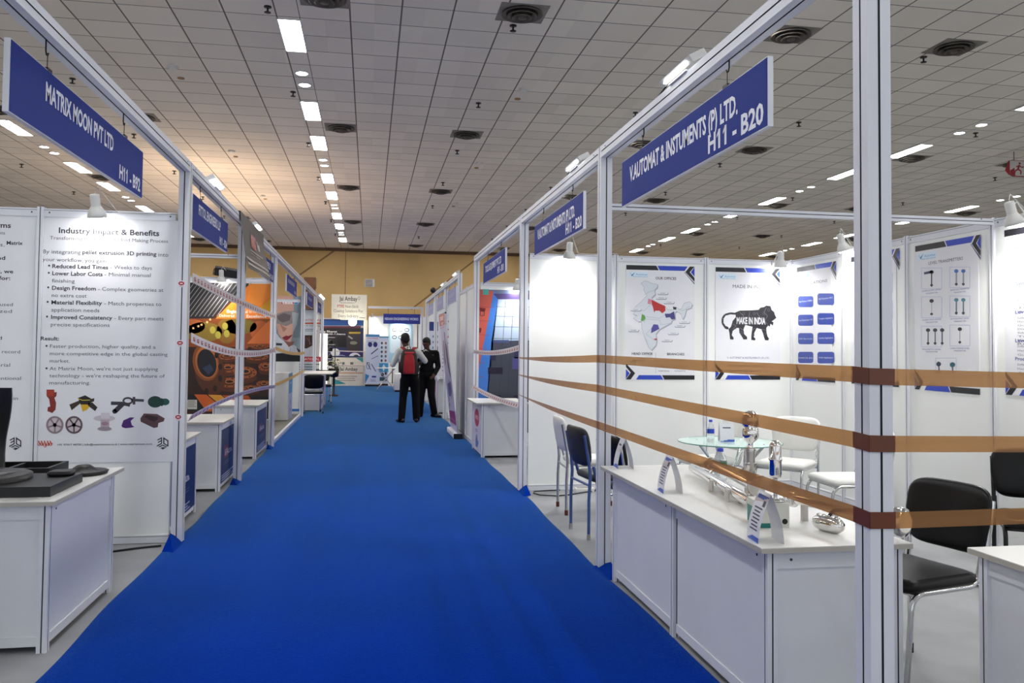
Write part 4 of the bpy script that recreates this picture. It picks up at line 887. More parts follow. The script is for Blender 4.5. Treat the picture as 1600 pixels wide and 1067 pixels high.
# ---------------------------------------------------------------- chairs
def arc(c, u, w, r, a0, a1, n=5): return [Vector(c) + Vector(u) * r * math.cos(a0 + (a1 - a0) * k / n) + Vector(w) * r * math.sin(a0 + (a1 - a0) * k / n) for k in range(n + 1)]
def chair(label, loc, rz, cover, frame, blocky=False, feet=None):
    """visitor chair facing local +x, tubular frame"""
    t = thing('visitor_chair', label, 'chair', (*loc, 0), rz)
    v = MB().rbx(-.2, .25, -.215, .215, .43, .49, .06, 5); v.build('seat', cover, t)
    # backrest: curved padded shell, leaning back
    W_, H0, H1 = .222, .55, .86; hz, rings = (H1 - H0) / 2, []; N = 36
    def pt_(k, s_, side):                                 # pillow: scaled rounded outline, thickness falling to the rim
        a = 2 * PI * k / N; e = .42; yy = W_ * s_ * math.copysign(abs(math.cos(a)) ** e, math.cos(a)); zz = hz * s_ * math.copysign(abs(math.sin(a)) ** e, math.sin(a))
        yy *= 1 - .10 * max(0, -zz / hz); z = (H0 + H1) / 2 + zz; d = .03 * (1 - s_ ** 4) ** .5 + .003
        return (-.222 - (z - .45) * .17 + .03 * (yy / W_) ** 2 + d * side, yy, z)
    for side, ss in ((-1, (.02, .5, .8, .93, .98)), (0, (1.0,)), (1, (.98, .93, .8, .5, .02))):
        for s_ in ss: rings.append([pt_(k, s_, side) for k in range(N)])
    fixn(MB().loft(rings, 0).build('backrest', cover, t))
    for sgn in (1, -1):
        y = .205 * sgn
        P = [(.27, y, 0.0), (.235, y, .37)] + [tuple(p) for p in arc((.165, y, .365), (1, 0, 0), (0, 0, 1), .07, .15, PI / 2)] + [(-.1, y, .435)] + [tuple(p) for p in arc((-.12, y, .495), (0, 0, -1), (-1, 0, 0), .06, .1, PI / 2 - .25)] + [(-.2, y, .56)]
        la = MB().tube(P, .0125, 10).build('leg', frame, t)
        lb_ = MB().tube([(-.235, y, 0), (-.235, y, .3), (-.225, y, .48), (-.235, y, .58), (-.275, y * 1.01, .80)], .0125, 10).build('leg', frame, t)
        for x, lg in ((.27, la), (-.235, lb_)): MB().cyl((x, y, 0), (x, y, .045), .0155, 12).build('foot_cap', feet or BLACKP, lg)
    v = MB().tube([(-.23, -.2, .415), (-.23, .2, .415)], .01, 8); v.tube([(.19, -.2, .425), (.19, .2, .425)], .01, 8); v.build('cross_bar', frame, t)
    return t
PAINT = mat('grey blue painted tube', '#8f97a8', .35, .5)
BROWNT = mat('red brown foot cap', '#5a2018', .5)
chair('white covered chair beside the plain panel, behind the black chair', (1.98, 7.36), -.04, WHITEV, STEEL, feet=BROWNT)
BLUEF = mat('blue grey painted tube', '#4a5f94', .4, .2)
chair('black cushioned chair with blue-grey legs in front of the white chair', (1.9, 6.45), .1, mat('dark grey vinyl', '#2a2b2d', .5, bump=.1), BLUEF, feet=STEEL)
chair('black chair half hidden behind the far end of the long counter', (1.98, 5.80), .12, BLACKV, CHROME)
chair('black vinyl chair with chrome legs, largest and nearest, at lower right', (2.455, 3.455), PI + .243, BLACKV, CHROME)
chair('black chair cut off by the right edge of the picture', (4.0, 4.42), PI + 1.0, BLACKV, BLACKP)
chair('white chair whose backrest stands beside the glass table', (3.72, 6.95), PI + .75, WHITEV, CHROME)
chair('white chair half hidden by the nearest post', (3.74, 6.02), PI - .05, WHITEV, CHROME)
chair('white chair mostly hidden beneath the glass table', (3.1, 7.2), PI + .1, WHITEV, CHROME)
for x, y, r, lb in ((-1.78, 18.3, 1.3, 'distant black chair left of the far printed counter'), (-1.22, 18.85, 1.75, 'second distant black chair tight against the far printed counter'), (-1.2, 22.3, -1.4, 'distant black chair beyond the far printed counter')): chair(lb, (x, y), r, BLACKV, CHROME)

# ---------------------------------------------------------------- glass table and what stands on it
GLASS = bpy.data.materials.new('green tinted glass'); GLASS.use_nodes = True; nt = GLASS.node_tree
gl = nt.nodes['Principled BSDF']; gl.inputs['Base Color'].default_value = (.8, .95, .92, 1); gl.inputs['Roughness'].default_value = .04
tr = node(nt, 'ShaderNodeBsdfTransparent'); tr.inputs[0].default_value = (.95, .99, .98, 1); mxs = node(nt, 'ShaderNodeMixShader'); fr = node(nt, 'ShaderNodeLayerWeight'); fr.inputs[0].default_value = .2
nt.links.new(fr.outputs['Fresnel'], mxs.inputs[0]); nt.links.new(tr.outputs[0], mxs.inputs[1]); nt.links.new(gl.outputs[0], mxs.inputs[2]); nt.links.new(mxs.outputs[0], nt.nodes['Material Output'].inputs[0])
GLASS = GLASS; GEDGE = mat('glass rim', '#2f7d6c', .2)
t = thing('glass_table', 'round glass table with chrome splayed legs behind the long counter', 'table', (3.02, 6.62, 0))
MB().lathe([(.005, .690), (.43, .690), (.43, .698), (.005, .698)], n=48, smooth=False).build('glass_top', GLASS, t)
v = MB().lathe([(.4302, .690), (.434, .692), (.434, .696), (.4302, .698)], n=48, caps=False); v.build('glass_rim', GEDGE, t)
for k in range(4):
    a = PI / 4 + k * PI / 2; c, s_ = math.cos(a), math.sin(a)
    MB().tube([(c * .3, s_ * .3, .688), (c * .07, s_ * .07, .42), (c * .05, s_ * .05, .3), (c * .26, s_ * .26, .0)], .013, 8).build('leg', CHROME, t)
MB().lathe([(.075, .36), (.08, .345), (.075, .33)], n=24, caps=False).build('leg_ring', CHROME, t)
BOTTLE = mat('clear bottle plastic', (.93, .97, 1), .06, 0, var=0, trans=.85, ior=1.2); BCAP = mat('blue bottle cap', '#2440c0', .35)
def bottle(label, loc, lab, k=1):
    t = thing('water_bottle', label, 'bottle', loc)
    MB().lathe([(.026 * k, 0), (.03 * k, .006), (.03 * k, .05), (.027 * k, .062), (.03 * k, .075), (.03 * k, .12), (.024 * k, .145), (.012 * k, .165), (.012 * k, .172)], n=20).build('bottle_body', BOTTLE, t)
    MB().lathe([(.015 * k, .170), (.015 * k, .189), (.003, .19)], n=16).build('cap', BCAP, t)
    MB().lathe([(.0305 * k, .076), (.0308 * k, .112)], n=20, caps=False).build('wrapper', lab, t); return t
bottle('clear water bottle with blue cap and blue wrapper on the glass table', (2.82, 6.55, .6985), ink('#2a48b8'))
bottle('clear water bottle with blue cap standing on the back of the long counter', (2.05, 4.62, .7005), ink('#3a7a5a'), 1.25)
def card(label, x, y, z, rz, W_=.135, H=.195, D=.105, dark=False, kind=0):
    """folded tent card; printed leaf looks to local -x"""
    t = thing('tent_card', label, 'card', (x, y, z), rz)
    n = 8; A = []; 
    for k in range(n + 1): a = k / n; A.append((-D / 2 * (1 - a ** 1.7), H * a ** .97))
    def leaf(sg, m, nm):
        v = MB()
        for (a0, z0), (a1, z1) in zip(A[:-1], A[1:]): v.add([(sg * a0, -W_ / 2, z0), (sg * a0, W_ / 2, z0), (sg * a1, W_ / 2, z1), (sg * a1, -W_ / 2, z1)], [(0, 1, 2, 3)], 0, True); v.add([(sg * (a0 + .0012), -W_ / 2, z0), (sg * (a0 + .0012), W_ / 2, z0), (sg * (a1 + .0012), W_ / 2, z1 - .001), (sg * (a1 + .0012), -W_ / 2, z1 - .001)], [(3, 2, 1, 0)], 0, True)
        if sg == 1:                                      # print rows follow the curve
            def at(f): 
                q = f * n; i = min(int(q), n - 1); q -= i; return (A[i][0] * (1 - q) + A[i + 1][0] * q - .0012, A[i][1] * (1 - q) + A[i + 1][1] * q)
            def row(f0, f1, ya, yb, mm):
                (a0, z0), (a1, z1) = at(f0), at(f1); v.add([(a0, ya, z0), (a0, yb, z0), (a1, yb, z1), (a1, ya, z1)], [(0, 1, 2, 3)], mm)
            if kind == 0:
                for k in range(7): row(.22 + k * .072, .22 + k * .072 + .028, -W_ * .33 + (k % 3) * .006, W_ * .3 - (k % 2) * .008, 1)
                for k in range(3): row(.01 + k * .03, .05 + k * .03, -W_ / 2, W_ / 2 - k * .02 - .015, 2); row(.9 - k * .025, .935 - k * .02, -W_ / 2 + k * .02, W_ / 2 - .02, 2)
                row(.72, .84, -W_ * .42, -W_ * .22, 1)
            else:
                for k in range(3): row(.01 + k * .04, .05 + k * .04, -W_ / 2, W_ / 2 - k * .03, 2)
                row(.72, .78, -W_ * .28, W_ * .28, 1)
        return v.build(nm, [PAPER, ink('#3a3a52'), ink('#3f63c4')], t)
    leaf(1, None, 'printed_leaf'); leaf(-1, None, 'back_leaf'); return t
card('white tent card with print rows at the near corner of the long counter', 1.585, 3.14, .7005, -.12)
card('white tent card halfway along the long counter edge', 1.61, 4.28, .7005, -.1)
card('white tent card at the far end of the long counter, beside the middle post', 1.64, 5.2, .7005, -.1, kind=1)
card('white and blue tent card standing on the glass table', 2.98, 6.6, .6985, PI / 2 - .15, .12, .155, .08, kind=1)

# ---------------------------------------------------------------- instruments on the long counter (top z .70)
Z0 = .7005
t = thing('level_gauge', 'pair of polished tubes lying on two feet on the long counter', 'instrument', (1.9, 4.5, Z0)); a = Vector((1.97, 4.86, 0)) - Vector((1.9, 4.5, 0)); b_ = Vector((1.80, 3.72, 0)) - Vector((1.9, 4.5, 0))
up = lambda p, z: Vector((p.x, p.y, z))
v = MB().lathe([(.005, 0), (.022, .006), (.028, .03), (.028, (a - b_).length - .05), (.02, (a - b_).length)], up(a, .045), up(b_, .045) - up(a, .045), 20); v.build('chamber_tube', CHROME2, t)
sh_ = Vector((.085, .02, 0)); a2, b2 = a + sh_ - (a - b_) * .15, b_ + sh_ + (a - b_) * .12
MB().cyl(up(a2, .085), up(b2, .085), .026, 20).build('indicator_tube', CHROME, t)
for p, k in ((a2, 0), (b2, 0), (a2.lerp(b2, .08), 1)): d = (b2 - a2).normalized(); MB().cyl(up(p, .085) - d * .01, up(p, .085) + d * .012, .04, 20).build('flange', STEEL, t)
MB().cyl(up(a2.lerp(b2, .15), .085), up(a.lerp(b_, .3), .045), .012, 12).build('cross_tube', CHROME, t)
for f in (.52, .78):
    p = a.lerp(b_, f) - Vector((.04, 0, 0)); v = MB().obx((p.x, p.y, .03), (.004, 0, 0), (0, .022, 0), (0, 0, .03)); v.obx((p.x + .035, p.y + .004, .058), (.035, 0, 0), (0, .022, 0), (0, 0, .004)); v.obx((p.x + .07, p.y, .03), (.004, 0, 0), (0, .022, 0), (0, 0, .03)); v.build('bracket_foot', STEEL, t)
t = thing('level_transmitter', 'tall steel transmitter with a double capsule head standing behind the carton', 'instrument', (1.90, 3.92, Z0))
MB().lathe([(.06, 0), (.06, .012), (.02, .014), (.016, .16), (.03, .165), (.03, .2)], n=24).build('stand_base', STEEL, t)
MB().cyl((0, 0, .1), (0, 0, .28), .022, 16).build('stem', STEEL, t); MB().cyl((-.035, -.02, .15), (.03, .01, .26), .014, 12).build('side_branch', STEEL, t)
MB().lathe([(.01, .255), (.03, .265), (.012, .28), (.012, .3), (.034, .318), (.041, .335), (.041, .375), (.036, .38), (.036, .384), (.041, .39), (.041, .43), (.03, .452), (.012, .462), (.003, .463)], n=24).build('capsule_head', CHROME2, t)
t = thing('level_transmitter', 'tall steel transmitter with a single long capsule, standing on the carton', 'instrument', (1.775, 3.42, Z0 + .108))
MB().lathe([(.05, 0), (.05, .006), (.03, .008), (.03, .014)], n=24).build('flange', CHROME, t); 
v = MB()
for k in range(6): v.cyl((.04 * math.cos(k), .04 * math.sin(k), .004), (.04 * math.cos(k), .04 * math.sin(k), .016), .006, 8)
v.build('flange_bolts', CHROME2, t); MB().cyl((0, 0, .01), (0, 0, .1), .0085, 12).build('stem', CHROME, t)
MB().lathe([(.01, .092), (.024, .1), (.027, .115), (.027, .172), (.0295, .175), (.0295, .18), (.027, .184), (.027, .235), (.02, .255), (.008, .263), (.002, .264)], n=24).build('capsule_head', CHROME2, t)
t = thing('carton', 'small white and teal carton behind the nearest tent card', 'carton', (1.75, 3.44, Z0), -.15)
v = MB().bx(-.065, .065, -.085, .085, 0, .105); v.build('carton_body', mat('carton white', '#c9cbc4', .5), t); MB().bx(-.0662, -.0652, -.084, .084, .0, .075).bx(-.064, .03, -.0862, -.0852, 0, .02).build('teal_band', ink('#16706a'), t); MB().cyl((.045, -.0855, .028), (.045, -.087, .028), .012, 16).build('black_dot', ink('#101012'), t)
t = thing('float_gauge', 'long polished tube with an oval chrome float on the near right of the counter', 'instrument', (1.9, 3.4, Z0))
p, q = Vector((.03, .13, .085)), Vector((.17, -.28, .085))
MB().cyl(p, q, .019, 18).build('guide_tube', CHROME2, t); MB().lathe([(.019, 0), (.05, .05), (.058, .075), (.058, .12), (.04, .13)], q, q - p, 22).build('reducer', CHROME, t)
MB().lathe([(.019, 0), (.034, .003), (.034, .02), (.019, .022)], p, p - q, 20).build('end_flange', CHROME, t)
for f in (.12, .5): m_ = p.lerp(q, f); MB().bx(m_.x - .012, m_.x + .012, m_.y - .012, m_.y + .012, 0, .07).build('support_leg', STEEL, t)
m_ = p.lerp(q, .6) + Vector((-.085, -.03, 0)); d = (q - p).normalized()
pr_ = [(.004, -.075), (.02, -.07), (.03, -.055), (.034, -.035), (.034, .035), (.03, .055), (.02, .07), (.004, .075)]
MB().lathe(pr_, (m_.x, m_.y, .0345), d, 22).build('oval_float', CHROME2, t); v = MB()
for k in range(5): c = Vector((m_.x, m_.y, .064)) + d * (k - 2) * .024; v.lathe([(.009, -.003), (.011, .003), (.004, .007), (.001, .007)], c, (0, 0, 1), 10)
v.build('float_studs', CHROME, t); MB().tube([(m_.x, m_.y, .06), (m_.x + .03, m_.y + .01, .09), p.lerp(q, .62)], .008, 8).build('float_arm', BLACKP, t)
t = thing('valve_manifold', 'cluster of small steel fittings at the back of the long counter', 'instrument', (2.06, 4.2, Z0))
MB().bx(-.05, .05, -.02, .02, 0, .05).build('manifold_block', STEEL, t)
for k in (-1, 0, 1): MB().lathe([(.01, .05), (.01, .08), (.018, .082), (.018, .09), (.002, .092)], (k * .034, 0, 0), (0, 0, 1), 12).build('valve_knob', CHROME, t)
t = thing('level_transmitter', 'polished steel capsule lying on the counter at the right edge', 'instrument', (2.56, 2.62, .7005))
MB().lathe([(.01, -.12), (.03, -.1), (.036, -.08), (.036, .1), (.02, .125), (.01, .13)], (0, 0, .036), (.3, -1, 0), 20).build('capsule_head', CHROME2, t); MB().lathe([(.037, -.01), (.04, 0), (.037, .01)], (0, 0, .04), (.3, -1, 0), 20).build('clamp_ring', CHROME, t)

# ---------------------------------------------------------------- black moulds on the left counter
Z1 = .7205
MOULD = mat('black printed mould', '#141416', .42, var=.25, scale=14, bump=.25, bscale=60)
t = thing('mould', 'black square mould with a stepped round boss, front of the left counter', 'mould', (-1.86, 4.64, Z1))
MB().bx(-.36, .34, -.26, .2, 0, .05).build('base_slab', MOULD, t); MB().lathe([(.235, .05), (.235, .075), (.22, .082), (.15, .083), (.13, .084)], (-.08, -.01, 0), n=40).build('round_step', MOULD, t)
MB().lathe([(.16, .083), (.15, .092), (.075, .095), (.07, .12), (.062, .124), (.055, .122), (.05, .1), (.01, .1)], (-.08, -.01, 0), n=36).build('hollow_boss', MOULD, t); MB().rbx(.2, .32, .06, .18, .05, .075, .03).build('corner_pad', MOULD, t)
t = thing('mould', 'black shallow tray mould behind the square mould on the left counter', 'mould', (-1.99, 5.1, Z1))
v = MB().bx(-.22, .26, -.14, .16, 0, .02); v.bx(-.22, .26, -.14, -.12, .02, .06).bx(-.22, .26, .14, .16, .02, .06).bx(-.22, -.2, -.12, .14, .02, .06).bx(.24, .26, -.12, .14, .02, .06); v.build('tray', MOULD, t); MB().bx(.02, .04, -.12, .14, .02, .055).build('divider', MOULD, t)
t = thing('mould', 'black hat-shaped round mould at the back right of the left counter', 'mould', (-1.61, 5.14, Z1))
MB().lathe([(.125, 0), (.13, .012), (.125, .02), (.11, .018), (.07, .024), (.05, .04), (.035, .05), (.01, .052)], n=36).build('hat_shell', MOULD, t); MB().lathe([(.126, .012), (.134, .016), (.126, .02)], n=36, caps=False).build('rim', MOULD, t)
t = thing('mould', 'tall curved black sheet mould standing at the left edge', 'mould', (-2.12, 5.02, Z1))
v = MB(); rings = []
for k in range(13):
    z = .5 * k / 12; xr_ = (.145, .135, .13, .126, .126, .128, .134, .143, .152, .16, .166, .17, .17)[k]; yo = .03 * math.sin(k / 12 * 4)
    rings.append([(xr_, yo - .012, z), (xr_, yo + .012, z), (-.25, yo + .05, z), (-.25, yo + .026, z)])
v.loft(rings, 0); v.build('curved_sheet', MOULD, t)
MB().bx(-.2, .1, -.04, .07, 0, .012).build('foot_plate', MOULD, t)
o = MB().rbx(-.05, .05, -.03, .03, 0, .02, .01).build('leaflet_stack', ink('#2f6f9c'), None, (-2.14, 4.93, Z1 + .0)); 
bpy.data.objects.remove(o)
# ---------------------------------------------------------------- cables on the floor
t = tag(MB().tube([(1.96, 8.38, .012), (1.8, 8.36, .012), (1.68, 8.33, .012), (1.655, 8.22, .012), (1.70, 8.12, .012), (1.85, 8.05, .012), (2.0, 8.1, .012), (2.15, 8.2, .012), (2.32, 8.3, .012), (2.35, 8.36, .05), (2.35, 8.40, .08)], .007, 6).build('cable', CABLE), 'black cable looping on the floor behind the white chair', 'cable')
t = thing('power_strip', 'white power box on the floor behind the white chair', 'power box', (2.2, 8.3, 0)); MB().rbx(-.1, .1, -.035, .035, 0, .045, .01).build('strip_body', WHITEP, t); MB().bx(-.08, .08, -.02, .02, .045, .047).build('socket_row', ink('#8a8a86'), t)
tag(MB().tube([(-1.98, 6.2, .008), (-1.8, 6.26, .008), (-1.62, 6.36, .008), (-1.47, 6.42, .008)], .008, 6).build('cable', CABLE), 'black cable on the grey floor beside the left counter', 'cable')
# ---------------------------------------------------------------- grey cloth banner over the left rail
CLOTH = mat('dark grey banner cloth', '#6a625a', .8, var=.06); CLB = mat('banner cloth back', '#54504a', .8)
v = MB(); N = 16; y0b, y1b = 8.86, 10.78
def bp(u, k): z = HT + .012 - .565 * k / N; w = .075 * (k / N) ** 2; return (XL + .012 + w + .02 * math.sin(u * 5 + k * .3) * k / N, y0b + (y1b - y0b) * u + .25 * (k / N) ** 2.2, z + .0 * u)
for k in range(N):
    for j in range(10):
        u0, u1 = j / 10, (j + 1) / 10; v.add([bp(u0, k), bp(u1, k), bp(u1, k + 1), bp(u0, k + 1)], [(0, 1, 2, 3)], 0, True)
def patch(ua, ub, ka, kb, m):
    n = 4
    for i in range(n):
        u0, u1 = ua + (ub - ua) * i / n, ua + (ub - ua) * (i + 1) / n; q = [bp(u0, ka), bp(u1, ka), bp(u1, kb), bp(u0, kb)]; v.add([(x + .004, y, z) for x, y, z in q], [(0, 1, 2, 3)], m, False)
patch(.36, .58, 4, 8.2, 1); patch(.43, .46, 5, 7.4, 2); patch(.49, .52, 4.6, 7.4, 2); patch(.53, .57, 5.4, 7.4, 2); patch(.63, .66, 4.6, 7.4, 2); patch(.68, .74, 5.4, 7.4, 2); patch(.3, .8, 9, 9.4, 3); patch(.3, .66, 10, 10.3, 3); patch(.05, .95, 12.4, 13.1, 4); patch(.05, .95, 14, 14.7, 4)
t = thing('cloth_banner', 'dark grey cloth banner with a red square logo hung over the left rail', 'banner', (0, 0, 0))
v.build('banner_cloth', [CLOTH, ink('#a03a38'), ink('#b8aca6'), ink('#8d857e'), ink('#a59c92')], t); MB().bx(XL - .07, XL + .012, y0b, y1b, HT + .006, HT + .014).build('top_fold', CLB, t)
# ---------------------------------------------------------------- far right booths
YR = [14.65, 17.3, 20.0, 23.2]
for i, lb in enumerate(('white far post carrying flood lights beside the roll-up banner', 'second far white post behind the roll-up banner', 'third far white post above the man in black', 'farthest white post of the right row')): post(XPc, YR[i], lb, 2.8)
for i, lb in enumerate(('far white fascia rail with two flood lights', 'far white fascia rail above the man in black', 'farthest white fascia rail of the right row')): rail((XPc, YR[i] + .04), (XPc, YR[i + 1] - .04), lb, 2.8 - .041)
panel(XPc, YD + .06, XPc, 13.45, 'white wall panel facing the aisle, nearer one beside the roll-up banner'); panel(XPc, 13.48, XPc, YR[0] - .05, 'white wall panel facing the aisle, farther one behind the roll-up banner')
slim(XPc, 13.465, 'slim post between the two aisle-facing panels')
panel(XR + .08, YD, XR + 1.08, YD, 'white wall panel carrying the left half of the blue and red mural'); panel(XR + 1.08, YD, XR + 2.08, YD, 'white wall panel carrying the hidden half of the blue and red mural')
for y, lb in ((YR[1], 'far white partition behind the roll-up banner'), (YR[2], 'far white partition with red framed print'), (YR[3], 'far white partition with blue headed print')): panel(XR + .08, y, XR + 1.08, y, lb, 2.5)
for i, (y, lb) in enumerate(((16.0, 'pale far sign above the roll-up banner'), (18.65, 'second pale far sign in the right row'), (21.5, 'farthest pale sign in the right row'))): sign(XPc, y, 2.33, 1.7, -1, lb, [(None, .2, .16, 1.2, .07)], 2.72, col=mat('pale sign', '#8f93bd', .5))
flood(XR + .03, 15.2, 2.8, 'flood light on the far right rail, nearer one', -1, .6); flood(XR + .03, 17.8, 2.8, 'flood light on the far right rail, farther one', -1, .6)
t = thing('camera_dome', 'small black ball camera hanging at a far post of the right row', 'camera', (XR - .03, 20.0, 2.86)); MB().ball((0, 0, 0), .07, 16).build('dome', BLACKP, t); MB().cyl((0, 0, .05), (.04, 0, .02), .02, 10).build('mount', BLACKP, t)
s = Sheet(.9, 1.9, [(0, 0), (60, 0), (60, 120), (0, 120)], ink('#dad8e2')); s.frame(12, 12, 40, 24, 2, '#b83040').text('SALES', 16, 21, 20, 6, '#8a4050').rect(4, 34, 44, 37, '#b83040').lines(6, 44, 50, 6, 8, 2, '#8a86a0').poly([(8, 96), (50, 90), (50, 116), (8, 116)], '#c8a0b4')
s.build('poster', (XR + .12, YR[2] - .008, 2.3), (1, 0, 0), None, 'distant white print with a red outlined box behind the man in black', 'poster')
s = Sheet(.9, 1.9, [(0, 0), (60, 0), (60, 120), (0, 120)], ink('#cfd4e4')); s.rect(0, 0, 60, 16, '#20307c').lines(6, 24, 50, 10, 8, 4, '#5a6a80').ell(20, 50, 8, 8, '#3a6a90').ell(40, 60, 7, 7, '#a84a50')
s.build('poster', (XR + .12, YR[3] - .008, 2.2), (1, 0, 0), None, 'distant print with a dark blue heading near the man in black', 'poster')
t = counter(1.5, 2.0, 18.5, 19.7, .78, 'far counter with pink printed front beside the man in black')
s = Sheet(1.1, .66, [(0, 0), (60, 0), (60, 100), (0, 100)], ink('#c9a8bc')); s.lines(6, 10, 54, 9, 6, 4, '#a8687c').rect(30, 66, 58, 96, '#a02858'); pfront('front_graphic', s, t, (1.499, 19.65, .7), (0, -1, 0))
for k, (y, x) in enumerate(((18.75, 1.68), (19.05, 1.72), (19.35, 1.66))):
    t = thing('catalogue', '%s white catalogue lying on the far pink counter' % ORD[k], 'catalogue', (x, y, .7805), .2 * k); MB().bx(-.1, .1, -.12, .12, 0, .018).build('page_block', PAPER, t); MB().bx(-.101, .101, -.121, .121, .018, .02).build('cover', ink(('#cfcfd8', '#9aa0b0', '#d8d8dc')[k]), t)
# roll-up banner
t = thing('roll_up_banner', 'leaning white roll-up banner with red heading and machine picture, right side of the aisle', 'banner', (1.43, 13.9, .007))
bc = MB().rbx(-.07, .07, -.6, .6, 0, .085, .02).build('base_cassette', FRAME, t); MB().bx(-.071, .071, -.612, -.6, 0, .084).build('end_cap', BLACKP, bc); MB().bx(-.071, .071, .6, .612, 0, .084).build('end_cap', BLACKP, bc)
s = Sheet(1.12, 1.95, [(115, 255), (205, 255), (262, 1000), (190, 950)], ink('#c5bfd6')); s.view = None
s.poly([(115, 255), (205, 255), (201, 345), (122, 342)], '#b3202e').text('SOROT', 134, 300, 52, 26, '#ecdcdc', 2, .03).text('JET', 148, 335, 36, 16, '#ecdcdc', 2, .03).lines(126, 352, 196, 9, 2, 3, '#a8506a', 2, .1)
s.poly([(178, 398), (190, 400), (192, 470), (204, 500), (218, 620), (232, 700), (226, 706), (205, 640), (192, 560), (184, 480)], '#3a3040').poly([(163, 455), (172, 452), (176, 560), (180, 600), (172, 625), (164, 580)], '#5a4e64').poly([(185, 730), (225, 725), (232, 790), (220, 808), (192, 800)], '#6a5a8c').line([(192, 800), (196, 825)], 5, '#4a3a5c').line([(222, 800), (224, 820)], 5, '#4a3a5c').line([(205, 725), (206, 708)], 5, '#4a3a5c').lines(190, 838, 206, 6, 3, 3, '#3a3448')
s.poly([(188, 870), (251, 895), (258, 965), (192, 925)], '#9a2468', 2).text('www.sorotjet.com', 202, 915, 46, 9, '#e4cadc', 3)
o = s.build('banner_print', (1.19, 14.46, 2.03), (0, -1, 0), tilt=(-.12, 0, 1)); o.parent = t; o.matrix_parent_inverse = Matrix.Translation(-t.location)
o = MB().tube([(-.22, -.56, 2.03), (-.22, .56, 2.03)], .014, 8); o.tube([(.03, 0, .08), (-.2, 0, 2.03)], .009, 6); o.build('support_pole', BLACKP, t)

# ---------------------------------------------------------------- far end of the aisle
YE_ = 32.0
CREAM = mat('cream fascia', '#d9d4c4', .5); 
t = thing('fascia_board', 'white fascia board lettered Jai Ambay PTFE Non-Stick Coating at the far end', 'sign', (-.77, YE_, 2.5))
v = MB().prism([(-.66, .97), (.66, .97), (.66, 0), (-.3, 0), (-.55, .08), (-.66, .25)], (0, .06, 0), (0, 0, 0), (1, 0, 0), (0, 0, 1)); v.build('board', CREAM, t)
s = Sheet(1.3, .9, [(150, 360), (410, 360), (410, 480), (150, 480)], CREAM, .002)
s.text('Jai Ambay', 205, 388, 135, 22, '#2a2a2a', 2, .015, slope=0).text('ENGINEERING', 215, 402, 105, 7, '#6a6a6a').text('PTFE Non-Stick', 192, 424, 158, 15, '#3a3a3a', 2).text('PTFE', 192, 424, 50, 15, '#b03030', 3, .01).text('Coating Solutions For', 165, 447, 220, 15, '#3a3a3a').text('Every Industry', 200, 472, 150, 15, '#3a3a3a').line([(356, 472), (400, 474)], 3, '#3a3a3a').ring(352, 374, 7, 7, 2, '#2a2a2a')
pfront('lettered_face', s, t, (-1.42, YE_ - .003, 3.44), (1, 0, 0))
tag(MB().rbx(-.22, -.06, YE_ - .1, YE_ + .08, .008, 2.5, .02).build('pillar', CREAM), 'plain white pillar under the right end of the lettered far fascia board', 'pillar')
t = thing('globe_lamp', 'round glowing white lamp below the lettered far fascia board', 'lamp', (-.63, YE_ - .3, 2.42)); MB().ball((0, 0, 0), .16, 20).build('globe', mat('globe glow', (1, .97, .9), var=0, emit=3.5), t); MB().cyl((0, 0, .15), (0, .3, .3), .02, 8).build('lamp_arm', WHITEP, t)
L = bpy.data.lights.new('lamp_glow', 'POINT'); L.energy = 14; L.shadow_soft_size = .17; L.color = (1, .93, .8); lo = bpy.data.objects.new('lamp_glow', L); COL.objects.link(lo); lo.parent = t; lo.location = (0, -.35, 0)
s = Sheet(1.8, 1.55, [(496.0, 498.4), (569.4, 499.5), (568.4, 561.2), (494.9, 560.7)], ink('#1d2c5c')); s.view = (480, 380, 4.446)
s.rect(60, 535, 400, 572, '#2f5fa8').rect(60, 572, 400, 588, '#c8c4cc', 1).rect(60, 590, 372, 722, '#221a26', 1).rect(60, 575, 372, 590, '#6a3040', 2).text('Coating Bharat', 40, 618, 168, 14, '#e8e8e8', 3, .02).text('Industries with Advance', 40, 634, 226, 12, '#e8e8e8', 3, .02).rect(190, 650, 270, 722, '#0e0c10', 2).rrect(274, 616, 372, 752, 14, '#3a3036', 3).rect(290, 616, 370, 628, '#c8a83a', 4).ell(322, 692, 26, 12, '#8a8478', 4).poly([(288, 640), (318, 660), (312, 668), (284, 650)], '#a8a4a0', 4)
s.poly([(60, 730), (400, 752), (400, 815), (60, 815)], '#2c2360', 2).ell(195, 760, 32, 30, '#e0e0e4', 3).ell(330, 790, 40, 30, '#e0e0e4', 3).ell(340, 788, 20, 14, '#2a2a34', 4).ring(235, 800, 40, 22, 6, '#a8a4c8', 3)
s.build('poster', (-2.0, 33.0, 2.55), (1, 0, 0), None, 'wide navy printed wall at the far end with small machine pictures', 'poster')
panel(-2.9, 33.03, -1.4, 33.03, 'far white panel behind the left half of the navy print', 2.6); panel(-1.4, 33.03, -.1, 33.03, 'far white panel behind the right half of the navy print', 2.6)
t = thing('booth_counter', 'white printed low counter lettered Jai Ambay at the far end', 'counter', (-.78, 31.95, .008))
MB().bx(-.58, .58, 0, .4, 0, 1.08).build('counter_body', CREAM, t); MB().bx(-.6, .6, -.02, .42, 1.08, 1.12).build('counter_top', ink('#20305c'), t)
